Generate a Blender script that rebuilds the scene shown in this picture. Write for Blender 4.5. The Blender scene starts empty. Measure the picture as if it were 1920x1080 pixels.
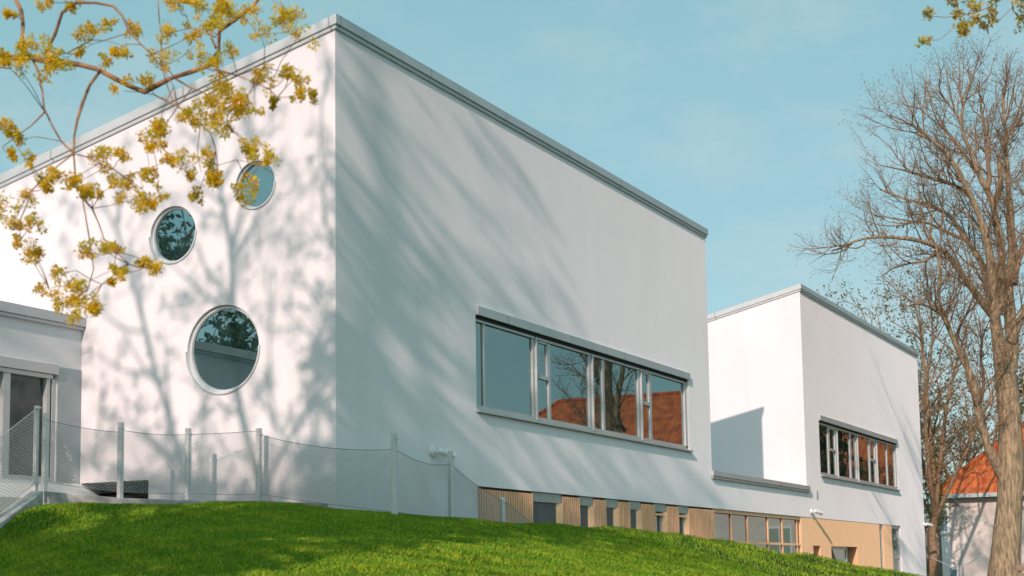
import bpy, bmesh, math, random
import numpy as np
from mathutils import Vector, Matrix
from mathutils.geometry import delaunay_2d_cdt

S = bpy.context.scene
COL = S.collection
rad = math.radians

# ------------------------------------------------------------------ camera, sky, sun, exposure
CAM = np.array([-20.31953881, -13.33965385, 0.0])
R_ = np.array([0.44956827, -0.89312315, -0.01481278])
U_ = np.array([-0.09048154, -0.06203065, 0.99396443])
F_ = np.array([0.88865149, 0.44551458, 0.10869816])
FPX, SHY = 2845.1119, 223.7087
cd = bpy.data.cameras.new("camera")
cam = bpy.data.objects.new("camera", cd)
COL.objects.link(cam)
m = Matrix(((R_[0], U_[0], -F_[0], CAM[0]), (R_[1], U_[1], -F_[1], CAM[1]), (R_[2], U_[2], -F_[2], CAM[2]), (0, 0, 0, 1)))
cam.matrix_world = m
cd.sensor_width = 36
cd.lens = FPX * 36 / 1920
cd.shift_y = SHY / 1920
cd.clip_start = 0.1
cd.clip_end = 5000
cd.dof.use_dof = True
cd.dof.focus_distance = 27
cd.dof.aperture_fstop = 3.2
S.camera = cam

SUN = np.array([-9.1, -1.40, 3.94]); SUN = SUN / np.linalg.norm(SUN)      # towards the sun
ELEV = math.asin(SUN[2])
W = bpy.data.worlds.new("World"); S.world = W; W.use_nodes = True
nt = W.node_tree; N = nt.nodes; L = nt.links
N.clear()
out = N.new("ShaderNodeOutputWorld"); bg = N.new("ShaderNodeBackground")
sky = N.new("ShaderNodeTexSky"); sky.sky_type = 'NISHITA'; sky.sun_disc = False
sky.sun_elevation = ELEV; sky.sun_rotation = math.atan2(SUN[0], SUN[1])
sky.air_density = 1.0; sky.dust_density = 1.2; sky.ozone_density = 1.0
tint = N.new("ShaderNodeMix"); tint.data_type = 'RGBA'; tint.blend_type = 'MULTIPLY'; tint.inputs[0].default_value = 1
tint.inputs[7].default_value = (.62, .50, .54, 1)
L.new(sky.outputs[0], tint.inputs[6])
# thin wisps of cirrus, laid on the sky by direction
tc = N.new("ShaderNodeTexCoord"); mp = N.new("ShaderNodeMapping"); mp.inputs['Rotation'].default_value = (0.25, 0.1, 0.5)
mp.inputs['Scale'].default_value = (3.0, 9.0, 22.0)
n1 = N.new("ShaderNodeTexNoise"); n1.inputs['Scale'].default_value = 1.0; n1.inputs['Detail'].default_value = 8; n1.inputs['Roughness'].default_value = 0.62
n2 = N.new("ShaderNodeTexNoise"); n2.inputs['Scale'].default_value = 3.0; n2.inputs['Detail'].default_value = 2
r1 = N.new("ShaderNodeMapRange"); r1.inputs[1].default_value = 0.45; r1.inputs[2].default_value = 0.68
r2 = N.new("ShaderNodeMapRange"); r2.inputs[1].default_value = 0.38; r2.inputs[2].default_value = 0.60; r2.inputs[4].default_value = 0.6
mul = N.new("ShaderNodeMath"); mul.operation = 'MULTIPLY'
L.new(tc.outputs['Generated'], mp.inputs[0]); L.new(mp.outputs[0], n1.inputs['Vector']); L.new(tc.outputs['Generated'], n2.inputs['Vector'])
L.new(n1.outputs[0], r1.inputs[0]); L.new(n2.outputs[0], r2.inputs[0]); L.new(r1.outputs[0], mul.inputs[0]); L.new(r2.outputs[0], mul.inputs[1])
cl = N.new("ShaderNodeMix"); cl.data_type = 'RGBA'; cl.inputs[7].default_value = (6.2, 7.4, 7.6, 1)
L.new(mul.outputs[0], cl.inputs[0]); lift = N.new("ShaderNodeMix"); lift.data_type = 'RGBA'; lift.blend_type = 'ADD'; lift.inputs[0].default_value = 1; lift.inputs[7].default_value = (1.95, 4.25, 4.1, 1)
# extra teal glow added to the sky's unseen sun side, to brighten shaded walls
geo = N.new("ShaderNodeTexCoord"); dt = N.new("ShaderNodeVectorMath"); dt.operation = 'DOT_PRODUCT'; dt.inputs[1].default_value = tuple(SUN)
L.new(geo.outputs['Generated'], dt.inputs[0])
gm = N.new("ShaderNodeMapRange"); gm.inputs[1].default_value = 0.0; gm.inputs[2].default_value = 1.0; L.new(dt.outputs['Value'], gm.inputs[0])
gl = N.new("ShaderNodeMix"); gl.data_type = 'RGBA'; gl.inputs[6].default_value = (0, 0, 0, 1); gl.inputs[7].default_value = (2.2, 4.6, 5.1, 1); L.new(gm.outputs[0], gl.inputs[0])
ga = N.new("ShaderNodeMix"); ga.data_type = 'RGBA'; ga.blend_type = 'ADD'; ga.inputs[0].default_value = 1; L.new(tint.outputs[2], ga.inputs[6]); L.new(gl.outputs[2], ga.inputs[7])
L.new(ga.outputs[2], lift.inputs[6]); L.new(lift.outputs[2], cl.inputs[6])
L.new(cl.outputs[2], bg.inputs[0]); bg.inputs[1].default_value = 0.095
L.new(bg.outputs[0], out.inputs[0])

sl = bpy.data.lights.new("sun", 'SUN'); sl.energy = 3.75; sl.angle = rad(0.50); sl.color = (1.0, 0.80, 0.72)
so = bpy.data.objects.new("sun", sl); COL.objects.link(so)
so.rotation_euler = Vector(-SUN).to_track_quat('-Z', 'Y').to_euler(); so.location = (-60, -20, 40)
S.view_settings.view_transform = 'Standard'; S.view_settings.look = 'None'
S.view_settings.exposure = -0.02; S.view_settings.gamma = 1.0
S.render.engine = 'CYCLES'
try:
    S.cycles.use_denoising = True
    S.cycles.max_bounces = 6; S.cycles.diffuse_bounces = 3; S.cycles.glossy_bounces = 3; S.cycles.transparent_max_bounces = 6
except Exception:
    pass

# ------------------------------------------------------------------ helpers
def at(px, py, depth):
    """world point seen at photo pixel (px, py) at a horizontal distance along the view"""
    d = F_ + R_ * (px - 960) / FPX + U_ * (540 - py + SHY) / FPX
    fh = np.array([F_[0], F_[1], 0]); fh /= np.linalg.norm(fh)
    return CAM + d * (depth / (d @ fh))
def facade_x(px, py=800.0):
    d = F_ + R_ * (px - 960) / FPX + U_ * (540 - py + SHY) / FPX
    t = -CAM[1] / d[1]
    return float(CAM[0] + d[0] * t)

def tag(o, label=None, cat=None, group=None, kind=None):
    if label: o['label'] = label
    if cat: o['category'] = cat
    if group: o['group'] = group
    if kind: o['kind'] = kind
    return o
def empty(name, loc, label, cat, group=None):
    o = bpy.data.objects.new(name, None); COL.objects.link(o); o.location = tuple(loc); o.empty_display_size = 0.2
    return tag(o, label, cat, group)
def link_mesh(name, me, mat, parent=None, smooth=False):
    o = bpy.data.objects.new(name, me); COL.objects.link(o)
    for mm in (mat if isinstance(mat, (list, tuple)) else [mat]): me.materials.append(mm)
    if smooth and len(me.polygons): me.polygons.foreach_set("use_smooth", [True] * len(me.polygons))
    if parent is not None:
        o.parent = parent
        p = Vector((0, 0, 0)); q = parent
        while q is not None: p += Vector(q.location); q = q.parent
        o.location = -p if parent.type == 'EMPTY' or p.length > 0 else (0, 0, 0)
        if parent.type == 'MESH': o.location = (0, 0, 0)
    return o
def np_mesh(name, v, faces_n, nv):
    """mesh from numpy: v (N,3), faces_n (M,nv)"""
    me = bpy.data.meshes.new(name)
    v = np.ascontiguousarray(v, np.float32); f = np.ascontiguousarray(faces_n, np.int32)
    me.vertices.add(len(v)); me.vertices.foreach_set("co", v.ravel())
    me.loops.add(f.size); me.loops.foreach_set("vertex_index", f.ravel())
    me.polygons.add(len(f)); me.polygons.foreach_set("loop_start", np.arange(0, f.size, nv, dtype=np.int32))
    me.polygons.foreach_set("loop_total", np.full(len(f), nv, np.int32))
    me.update(calc_edges=True)
    return me

class MB:
    """collects boxes, prisms and tubes into one mesh"""
    def __init__(s): s.v = []; s.f = []
    def add(s, vs, fs):
        b = len(s.v); s.v += [tuple(map(float, q)) for q in vs]; s.f += [tuple(b + i for i in q) for q in fs]; return s
    def box(s, x0, x1, y0, y1, z0, z1):
        x0, x1 = min(x0, x1), max(x0, x1); y0, y1 = min(y0, y1), max(y0, y1); z0, z1 = min(z0, z1), max(z0, z1)
        return s.add([(x0, y0, z0), (x1, y0, z0), (x1, y1, z0), (x0, y1, z0), (x0, y0, z1), (x1, y0, z1), (x1, y1, z1), (x0, y1, z1)],
                     [(0, 3, 2, 1), (4, 5, 6, 7), (0, 1, 5, 4), (1, 2, 6, 5), (2, 3, 7, 6), (3, 0, 4, 7)])
    def hexa(s, b, t):
        """bottom loop and top loop of equal length"""
        n = len(b)
        return s.add(list(b) + list(t), [tuple(range(n))[::-1], tuple(range(n, 2 * n))] + [(i, (i + 1) % n, n + (i + 1) % n, n + i) for i in range(n)])
    def tube(s, p, q, r, n=8, r2=None, caps=True):
        p = np.array(p, float); q = np.array(q, float); r2 = r if r2 is None else r2
        d = q - p; d /= max(np.linalg.norm(d), 1e-9)
        a = np.cross(d, (0, 0, 1) if abs(d[2]) < .9 else (1, 0, 0)); a /= np.linalg.norm(a); b = np.cross(d, a)
        vs = []
        for c, rr in ((p, r), (q, r2)):
            for k in range(n):
                t = 2 * math.pi * k / n; vs.append(c + rr * (a * math.cos(t) + b * math.sin(t)))
        fs = [(k, (k + 1) % n, n + (k + 1) % n, n + k) for k in range(n)]
        if caps: fs += [tuple(range(n))[::-1], tuple(range(n, 2 * n))]
        return s.add(vs, fs)
    def path(s, pts, r, n=6):
        for a, b in zip(pts[:-1], pts[1:]): s.tube(a, b, r, n)
        return s
    def build(s, name, mat, parent=None, bevel=0.0, smooth=False, fix=True):
        me = bpy.data.meshes.new(name); me.from_pydata(s.v, [], s.f); me.update()
        if fix and not name.startswith('pane'):
            bm = bmesh.new(); bm.from_mesh(me); bmesh.ops.recalc_face_normals(bm, faces=bm.faces); bm.to_mesh(me); bm.free()
        o = link_mesh(name, me, mat, parent, smooth)
        if bevel:
            md = o.modifiers.new("bevel", 'BEVEL'); md.width = bevel; md.segments = 2; md.limit_method = 'ANGLE'; md.angle_limit = rad(40)
        return o

def tubes_np(polys, sides):
    """polys: list of (pts list, radii list) -> v, quads, all vectorised by point count"""
    by = {}
    for p, r in polys: by.setdefault(len(p), []).append((p, r))
    V = []; Q = []; base = 0
    ang = np.arange(sides) * 2 * np.pi / sides
    for n, lst in by.items():
        if n < 2: continue
        P = np.array([a for a, _ in lst], float); Rr = np.array([b for _, b in lst], float)
        M = len(lst)
        T = np.empty_like(P); T[:, 1:-1] = P[:, 2:] - P[:, :-2]; T[:, 0] = P[:, 1] - P[:, 0]; T[:, -1] = P[:, -1] - P[:, -2]
        T /= np.maximum(np.linalg.norm(T, axis=2, keepdims=True), 1e-9)
        mean = T.mean(axis=1); ref = np.where(np.abs(mean[:, 2:3]) < 0.8, np.array([[0, 0, 1.]]), np.array([[1., 0.15, 0]]))
        A = np.cross(T, ref[:, None, :]); A /= np.maximum(np.linalg.norm(A, axis=2, keepdims=True), 1e-9)
        B = np.cross(T, A)
        ring = P[:, :, None, :] + Rr[:, :, None, None] * (A[:, :, None, :] * np.cos(ang)[None, None, :, None] + B[:, :, None, :] * np.sin(ang)[None, None, :, None])
        V.append(ring.reshape(-1, 3))
        i = np.arange(M)[:, None, None] * n * sides; j = np.arange(n - 1)[None, :, None] * sides; k = np.arange(sides)[None, None, :]
        k2 = (k + 1) % sides
        q = np.stack([i + j + k, i + j + k2, i + j + sides + k2, i + j + sides + k], axis=-1).reshape(-1, 4) + base
        Q.append(q); base += M * n * sides
    return np.concatenate(V), np.concatenate(Q)
def tube_obj(name, polys, sides, mat, parent):
    v, q = tubes_np(polys, sides)
    return link_mesh(name, np_mesh(name, v, q, 4), mat, parent, smooth=True)

# ------------------------------------------------------------------ materials
def mat(name, base, rough=0.6, metal=0.0, var=0.0, vscale=4.0, bump=0.0, bscale=60.0, spec=0.5, col2=None, detail=6, stretch=None, ior=None):
    M = bpy.data.materials.new(name); M.use_nodes = True
    t = M.node_tree; b = t.nodes["Principled BSDF"]
    b.inputs['Base Color'].default_value = (*base, 1); b.inputs['Roughness'].default_value = rough; b.inputs['Metallic'].default_value = metal
    b.inputs['Specular IOR Level'].default_value = spec
    if ior: b.inputs['IOR'].default_value = ior
    co = t.nodes.new("ShaderNodeTexCoord"); src = co.outputs['Object']
    if stretch:
        mp = t.nodes.new("ShaderNodeMapping"); mp.inputs['Scale'].default_value = stretch; t.links.new(src, mp.inputs[0]); src = mp.outputs[0]
    if var > 0 or col2:
        n = t.nodes.new("ShaderNodeTexNoise"); n.inputs['Scale'].default_value = vscale; n.inputs['Detail'].default_value = detail; n.inputs['Roughness'].default_value = .6
        t.links.new(src, n.inputs['Vector'])
        cr = t.nodes.new("ShaderNodeValToRGB")
        c2 = col2 if col2 else tuple(c * (1 - var) for c in base)
        cr.color_ramp.elements[0].position = .35; cr.color_ramp.elements[0].color = (*c2, 1)
        cr.color_ramp.elements[1].position = .65; cr.color_ramp.elements[1].color = (*base, 1)
        t.links.new(n.outputs[0], cr.inputs[0]); t.links.new(cr.outputs[0], b.inputs['Base Color'])
    if bump > 0:
        n = t.nodes.new("ShaderNodeTexNoise"); n.inputs['Scale'].default_value = bscale; n.inputs['Detail'].default_value = 4
        t.links.new(src, n.inputs['Vector'])
        bp = t.nodes.new("ShaderNodeBump"); bp.inputs['Strength'].default_value = bump; bp.inputs['Distance'].default_value = .01
        t.links.new(n.outputs[0], bp.inputs['Height']); t.links.new(bp.outputs[0], b.inputs['Normal'])
    return M
def attr_mat(name, attr, rough=0.6, transl=0.0, tscale=(1, 1, 1)):
    M = bpy.data.materials.new(name); M.use_nodes = True
    t = M.node_tree; b = t.nodes["Principled BSDF"]; b.inputs['Roughness'].default_value = rough; b.inputs['Specular IOR Level'].default_value = .25
    a = t.nodes.new("ShaderNodeAttribute"); a.attribute_name = attr
    t.links.new(a.outputs['Color'], b.inputs['Base Color'])
    if transl:
        tr = t.nodes.new("ShaderNodeBsdfTranslucent"); mx = t.nodes.new("ShaderNodeMixShader"); mx.inputs[0].default_value = transl
        t.links.new(a.outputs['Color'], tr.inputs[0]); t.links.new(b.outputs[0], mx.inputs[1]); t.links.new(tr.outputs[0], mx.inputs[2])
        t.links.new(mx.outputs[0], t.nodes["Material Output"].inputs[0])
    return M
def glass_mat(name, tintc, refl, rough=0.01):
    """dark insulated glazing: a dim room tone under a strong clear reflection"""
    M = bpy.data.materials.new(name); M.use_nodes = True; t = M.node_tree
    b = t.nodes["Principled BSDF"]; b.inputs['Base Color'].default_value = (*tintc, 1); b.inputs['Roughness'].default_value = .5; b.inputs['Specular IOR Level'].default_value = 0
    g = t.nodes.new("ShaderNodeBsdfGlossy"); g.inputs['Roughness'].default_value = rough; g.inputs['Color'].default_value = (.80, 1.0, 1.0, 1)
    fr = t.nodes.new("ShaderNodeFresnel"); fr.inputs['IOR'].default_value = refl
    n = t.nodes.new("ShaderNodeTexNoise"); n.inputs['Scale'].default_value = .7; n.inputs['Detail'].default_value = 1
    co = t.nodes.new("ShaderNodeTexCoord"); t.links.new(co.outputs['Object'], n.inputs['Vector'])
    bp = t.nodes.new("ShaderNodeBump"); bp.inputs['Strength'].default_value = .03; bp.inputs['Distance'].default_value = .02
    t.links.new(n.outputs[0], bp.inputs['Height']); t.links.new(bp.outputs[0], g.inputs['Normal'])
    mx = t.nodes.new("ShaderNodeMixShader"); t.links.new(fr.outputs[0], mx.inputs[0]); t.links.new(b.outputs[0], mx.inputs[1]); t.links.new(g.outputs[0], mx.inputs[2])
    t.links.new(mx.outputs[0], t.nodes["Material Output"].inputs[0])
    return M

M_STUCCO = mat("stucco", (.83, .785, .805), .9, var=.035, vscale=.55, bump=.35, bscale=90, spec=.2)
def weather(M, amount=.035):
    """faint vertical rain streaks and cloudy patches over a rendered wall, and a rough diffuse surface"""
    t = M.node_tree; b = t.nodes["Principled BSDF"]; b.inputs['Diffuse Roughness'].default_value = 1.0
    co = t.nodes.new("ShaderNodeTexCoord"); mp = t.nodes.new("ShaderNodeMapping"); mp.inputs['Scale'].default_value = (1.5, 1.5, .14); t.links.new(co.outputs['Object'], mp.inputs[0])
    n = t.nodes.new("ShaderNodeTexNoise"); n.inputs['Scale'].default_value = 1.6; n.inputs['Detail'].default_value = 7; n.inputs['Roughness'].default_value = .65; t.links.new(mp.outputs[0], n.inputs['Vector'])
    r = t.nodes.new("ShaderNodeMapRange"); r.inputs[1].default_value = .40; r.inputs[2].default_value = .72; r.inputs[3].default_value = 1.0; r.inputs[4].default_value = 1 - amount; t.links.new(n.outputs[0], r.inputs[0])
    mx = t.nodes.new("ShaderNodeMix"); mx.data_type = 'RGBA'; mx.blend_type = 'MULTIPLY'; mx.inputs[0].default_value = 1
    src = b.inputs['Base Color'].links[0].from_socket; t.links.new(src, mx.inputs[6]); t.links.new(r.outputs[0], mx.inputs[7]); t.links.new(mx.outputs[2], b.inputs['Base Color'])
weather(M_STUCCO)
M_PANEL = mat("grey_panel", (.40, .43, .44), .7, var=.06, vscale=1.5, spec=.3)
M_TRIM = mat("flashing", (.50, .51, .52), .45, metal=.12, var=.08, vscale=2.5)
def joints(M, pitch=3.0):
    """sheet joints every couple of metres along a metal flashing"""
    t = M.node_tree; b = t.nodes["Principled BSDF"]; co = t.nodes.new("ShaderNodeTexCoord"); sp = t.nodes.new("ShaderNodeSeparateXYZ"); t.links.new(co.outputs['Object'], sp.inputs[0])
    ad = t.nodes.new("ShaderNodeMath"); ad.operation = 'ADD'; t.links.new(sp.outputs[0], ad.inputs[0]); t.links.new(sp.outputs[1], ad.inputs[1])
    dv = t.nodes.new("ShaderNodeMath"); dv.operation = 'DIVIDE'; dv.inputs[1].default_value = pitch; t.links.new(ad.outputs[0], dv.inputs[0])
    fr = t.nodes.new("ShaderNodeMath"); fr.operation = 'FRACT'; t.links.new(dv.outputs[0], fr.inputs[0])
    lt = t.nodes.new("ShaderNodeMath"); lt.operation = 'LESS_THAN'; lt.inputs[1].default_value = .012; t.links.new(fr.outputs[0], lt.inputs[0])
    mx = t.nodes.new("ShaderNodeMix"); mx.data_type = 'RGBA'; mx.inputs[7].default_value = (.30, .31, .31, 1); src = b.inputs['Base Color'].links[0].from_socket
    t.links.new(lt.outputs[0], mx.inputs[0]); t.links.new(src, mx.inputs[6]); t.links.new(mx.outputs[2], b.inputs['Base Color'])
joints(M_TRIM)
M_FRAME = mat("aluminium_frame", (.50, .51, .51), .4, metal=.25, var=.05, vscale=6)
M_DARK = mat("shadow_gap", (.03, .035, .035), .8)
M_WHITE = mat("white_paint", (.82, .80, .79), .5)
M_RIM = mat("grey_rim", (.56, .57, .58), .5, var=.05, vscale=5)
M_CONC = mat("concrete", (.52, .50, .48), .95, var=.35, vscale=5, bump=.6, bscale=35, spec=.2)
M_GALV = mat("galvanised_steel", (.66, .67, .67), .42, metal=.3, var=.25, vscale=30)
M_WIRE = mat("steel_wire", (.62, .62, .60), .3, metal=.85)
M_CABLE = mat("steel_cable", (.16, .17, .17), .45, metal=.6)
M_WOOD = mat("larch_slat", (.90, .56, .34), .75, col2=(.64, .38, .22), vscale=3, stretch=(14, 14, .7), bump=.3, bscale=8, spec=.25)
M_WOODL = mat("light_larch", (.92, .61, .37), .75, col2=(.80, .51, .30), vscale=3, stretch=(14, 14, .7), bump=.2, bscale=8, spec=.25)
M_GREYB = mat("grey_board", (.46, .44, .40), .8, var=.2, vscale=6)
M_BLIND = mat("grey_blind", (.085, .10, .105), .55, var=.08, vscale=2)
M_GLASS = glass_mat("window_glass", (.006, .022, .025), 3.1)
M_GLASSR = glass_mat("round_glass", (.014, .036, .040), 3.3)
M_GLASSB = glass_mat("basement_glass", (.012, .016, .016), 2.5)
M_BARK = mat("bark", (.43, .31, .20), .95, col2=(.14, .105, .065), vscale=5, stretch=(3, 3, .6), bump=1.0, bscale=14, spec=.15)
M_BARKB = mat("branch_bark", (.33, .21, .125), .95, col2=(.19, .12, .075), vscale=9, spec=.15, bump=.5, bscale=30)
M_TWIG = mat("twig_bark", (.31, .20, .125), .9, col2=(.18, .12, .08), vscale=2, spec=.15)
M_TWIGD = mat("near_branch_bark", (.44, .23, .115), .9, col2=(.13, .075, .05), vscale=9, spec=.15, bump=.5, bscale=40)
M_LEAF = attr_mat("young_leaf", "tone", .6, .58)
M_GRASS = attr_mat("grass_blade", "tone", .55, .28)
M_SOIL = mat("lawn_soil", (.035, .055, .012), .95, col2=(.03, .03, .012), vscale=3, bump=.8, bscale=30, spec=.1)
M_ROOF = None
M_WALLH = mat("house_render", (.80, .72, .68), .9, var=.10, vscale=1.2, bump=.4, bscale=20, spec=.2)
M_WALLB = mat("brown_render", (.40, .32, .28), .9, var=.15, vscale=1.0, bump=.4, bscale=20, spec=.2)
M_GUT = mat("zinc_gutter", (.42, .46, .47), .5, metal=.4)
M_BLUE = mat("blue_grey_paint", (.22, .30, .34), .6)

for _m in (M_WOOD, M_WOODL, M_WALLH, M_CONC): _m.node_tree.nodes['Principled BSDF'].inputs['Diffuse Roughness'].default_value = 1.0
def tile_mat():
    M = bpy.data.materials.new("clay_tiles"); M.use_nodes = True; t = M.node_tree; b = t.nodes["Principled BSDF"]; b.inputs['Roughness'].default_value = .8
    co = t.nodes.new("ShaderNodeTexCoord"); w = t.nodes.new("ShaderNodeTexWave"); w.bands_direction = 'Y'; w.inputs['Scale'].default_value = 1.1; w.inputs['Distortion'].default_value = .3
    w2 = t.nodes.new("ShaderNodeTexWave"); w2.bands_direction = 'Z'; w2.inputs['Scale'].default_value = 1.5; w2.wave_profile = 'SAW'
    n = t.nodes.new("ShaderNodeTexNoise"); n.inputs['Scale'].default_value = 2.2; n.inputs['Detail'].default_value = 8
    for q in (w, w2, n): t.links.new(co.outputs['Object'], q.inputs['Vector'])
    cr = t.nodes.new("ShaderNodeValToRGB"); cr.color_ramp.elements[0].position = .3; cr.color_ramp.elements[0].color = (.34, .065, .018, 1)
    cr.color_ramp.elements[1].position = .7; cr.color_ramp.elements[1].color = (.68, .16, .04, 1)
    t.links.new(n.outputs[0], cr.inputs[0]); t.links.new(cr.outputs[0], b.inputs['Base Color'])
    ad = t.nodes.new("ShaderNodeMath"); ad.operation = 'ADD'; t.links.new(w.outputs['Fac'], ad.inputs[0]); t.links.new(w2.outputs['Fac'], ad.inputs[1])
    bp = t.nodes.new("ShaderNodeBump"); bp.inputs['Strength'].default_value = .9; bp.inputs['Distance'].default_value = .06
    t.links.new(ad.outputs[0], bp.inputs['Height']); t.links.new(bp.outputs[0], b.inputs['Normal'])
    return M
M_ROOF = tile_mat()

# ------------------------------------------------------------------ terrain
crest = [at(*q) for q in ((80, 962, 22.2), (250, 951, 23.2), (400, 950, 23.8), (540, 950, 24.0), (640, 962, 23.7), (750, 972, 22.7), (900, 981, 24.5),
                          (1000, 988, 26.5), (1100, 996, 29), (1220, 1006, 31.5), (1340, 1017, 34), (1500, 1041, 39), (1620, 1065, 44), (1735, 1090, 51))]
CP = [tuple(c) for c in crest]
for c in crest:                                   # the slope from the camera's feet up to the crest
    for fr in (.5, .78):
        q = CAM + (c - CAM) * fr; z = -1.6 + (c[2] + 1.6) * fr + .05 * math.sin(fr * 3.14)
        CP.append((q[0], q[1], z))
CP += [tuple(at(0, 1022, 20.8)), tuple(at(40, 997, 21.5)), tuple(at(-60, 1050, 20)), (*at(-250, 1120, 17)[:2], -.4)]
CP += [(-20.3, -13.3, -1.6), (-26, -8, -1.6), (-24, -20, -1.7), (-14, -22, -1.7), (-14, 2, -.9), (-18, 8, -1.2), (-30, 0, -1.7), (-40, -20, -1.8), (-10, 6, .4),
       (3, -.2, .62), (6, -.1, .35), (10, -.1, .1), (15, -.1, -.15), (20, -.1, -.4), (27, -.1, -.5), (36, -.1, -.9), (46, -.1, -1.3), (0.5, 2, .95), (0.5, 6, .9), (-2, 5, .9),
       (26.5, -6.2, -.85), (22.3, -6.9, -.75), (12, -8.2, -.55), (4, -10, -.8), (17, -9, -.85), (32, -8, -1.05), (45, -5, -1.4), (10, -16, -1.5), (25, -18, -1.6), (56, 0, -1.5), (60, 20, -1.5), (60, -30, -1.6), (20, 20, -1.0), (40, 25, -1.4), (-10, 25, -1.2), (80, 0, -1.6)]
CP = np.array(CP, float)
def rbf_k(a, b):
    d = np.sqrt(((a[:, None, :2] - b[None, :, :2]) ** 2).sum(-1)); return np.sqrt(d * d + .6)
_K = rbf_k(CP, CP); _A = np.block([[_K + .02 * np.eye(len(CP)), np.ones((len(CP), 1))], [np.ones((1, len(CP))), np.zeros((1, 1))]])
_w = np.linalg.solve(_A, np.r_[CP[:, 2], 0])
def ground(x, y):
    x = np.atleast_1d(np.asarray(x, float)); y = np.atleast_1d(np.asarray(y, float)); res = np.empty(len(x))
    for i in range(0, len(x), 20000):
        P = np.stack([x[i:i + 20000], y[i:i + 20000]], 1)
        res[i:i + 20000] = rbf_k(P, CP) @ _w[:-1] + _w[-1]
    far = np.clip((np.hypot(x - 10, y) - 55) / 40, 0, 1)
    bumps = .018 * np.sin(x * 2.1 + 1.3 * np.sin(y * 1.7)) * np.sin(y * 2.6 + .7)
    return (res + bumps) * (1 - far) + (-1.7) * far
gx = np.unique(np.concatenate([np.linspace(-1500, -70, 14), np.linspace(-70, -24, 24), np.arange(-24, 34, .3), np.linspace(34, 110, 60), np.linspace(110, 2500, 16)]))
gy = np.unique(np.concatenate([np.linspace(-1500, -60, 14), np.linspace(-60, -16, 30), np.arange(-16, 7, .3), np.linspace(7, 80, 40), np.linspace(80, 2500, 16)]))
GX, GY = np.meshgrid(gx, gy, indexing='ij'); GZ = ground(GX.ravel(), GY.ravel())
nx, ny = len(gx), len(gy); ii = (np.arange(nx - 1)[:, None] * ny + np.arange(ny - 1)[None, :]).ravel()
tag(link_mesh("ground", np_mesh("ground", np.stack([GX.ravel(), GY.ravel(), GZ], 1), np.stack([ii, ii + ny, ii + ny + 1, ii + 1], 1), 4), M_SOIL, None, True), kind="structure")

# ------------------------------------------------------------------ school building
H, SL, X1, X2, X3, YA, ZA = 9.18, -.234, 18.10, 27.20, 45.10, 5.336, 4.60
ZB = -2.0; DEEP = 15.0; YB = DEEP
school = empty("school_building", (0, 0, 0), "white rendered school building with sloping roof edges, round windows and timber clad base", "building")
def poly_wall(outer, holes, to3, inward, depth, mb, extra_rect=()):
    """flat wall with openings; holes: list of (loop, depth). to3 maps (a,b) -> xyz, inward = unit vector into the building"""
    verts = []; edges = []; loops = [outer] + [h[0] for h in holes]
    for lp in loops:
        b = len(verts); verts += [Vector(q) for q in lp]; edges += [(b + i, b + (i + 1) % len(lp)) for i in range(len(lp))]
    v, e, f, *_ = delaunay_2d_cdt(verts, edges, [], 0, 1e-6)
    def inside(p, lp):
        c = False; n = len(lp)
        for i in range(n):
            x1, y1 = lp[i]; x2, y2 = lp[(i + 1) % n]
            if (y1 > p[1]) != (y2 > p[1]) and p[0] < (x2 - x1) * (p[1] - y1) / (y2 - y1) + x1: c = not c
        return c
    fs = []
    for t in f:
        c = ((v[t[0]].x + v[t[1]].x + v[t[2]].x) / 3, (v[t[0]].y + v[t[1]].y + v[t[2]].y) / 3)
        if inside(c, outer) and not any(inside(c, h[0]) for h in holes): fs.append(t)
    mb.add([to3(q.x, q.y) for q in v], fs)
    inn = np.array(inward, float)
    for lp, dp in holes:
        n = len(lp); a = [np.array(to3(*q)) for q in lp]; b = [q + inn * dp for q in a]
        mb.add(a + b, [(i, (i + 1) % n, n + (i + 1) % n, n + i) for i in range(n)])
def rect(a0, a1, b0, b1): return [(a0, b0), (a1, b0), (a1, b1), (a0, b1)]
def circ(cy, cz, r, n=64): return [(cy + r * math.cos(2 * math.pi * k / n), cz + r * math.sin(2 * math.pi * k / n)) for k in range(n)]

WZ0, WZ1 = 3.07, 5.062
WA = (4.80, 16.43); WB = (28.93, 40.40)
ROUND = [(2.25, 3.81, .745), (3.33, 5.89, .492), (1.60, 6.545, .402)]
XW = 4.80; ZW = 1.635                                          # where the timber base begins, and its head
XC = 40.47                                                      # where it ends
fac = lambda a, b: (a, 0.0, b)
mb = MB()
ZL = 2.63                                                       # top of the low link between the two blocks
outer = [(0, ZB), (XW, ZB), (XW, ZW), (XC, ZW), (XC, ZB), (X3, ZB), (X3, H - .02), (X2, H - .02), (X2, ZL - .02), (X1, ZL - .02), (X1, H - .02), (0, H - .02)]
poly_wall(outer, [(rect(*WA, WZ0, WZ1), .16), (rect(*WB, WZ0, WZ1), .16)], fac, (0, 1, 0), .16, mb)
# soffit and ends of the recessed timber base
mb.add([(XW, 0, ZW), (XC, 0, ZW), (XC, .7, ZW), (XW, .7, ZW)], [(0, 1, 2, 3)])
mb.add([(XW, 0, ZB), (XW, 0, ZW), (XW, .7, ZW), (XW, .7, ZB)], [(0, 1, 2, 3)])
mb.add([(XC, 0, ZB), (XC, 0, ZW), (XC, .7, ZW), (XC, .7, ZB)], [(0, 1, 2, 3)])
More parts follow.
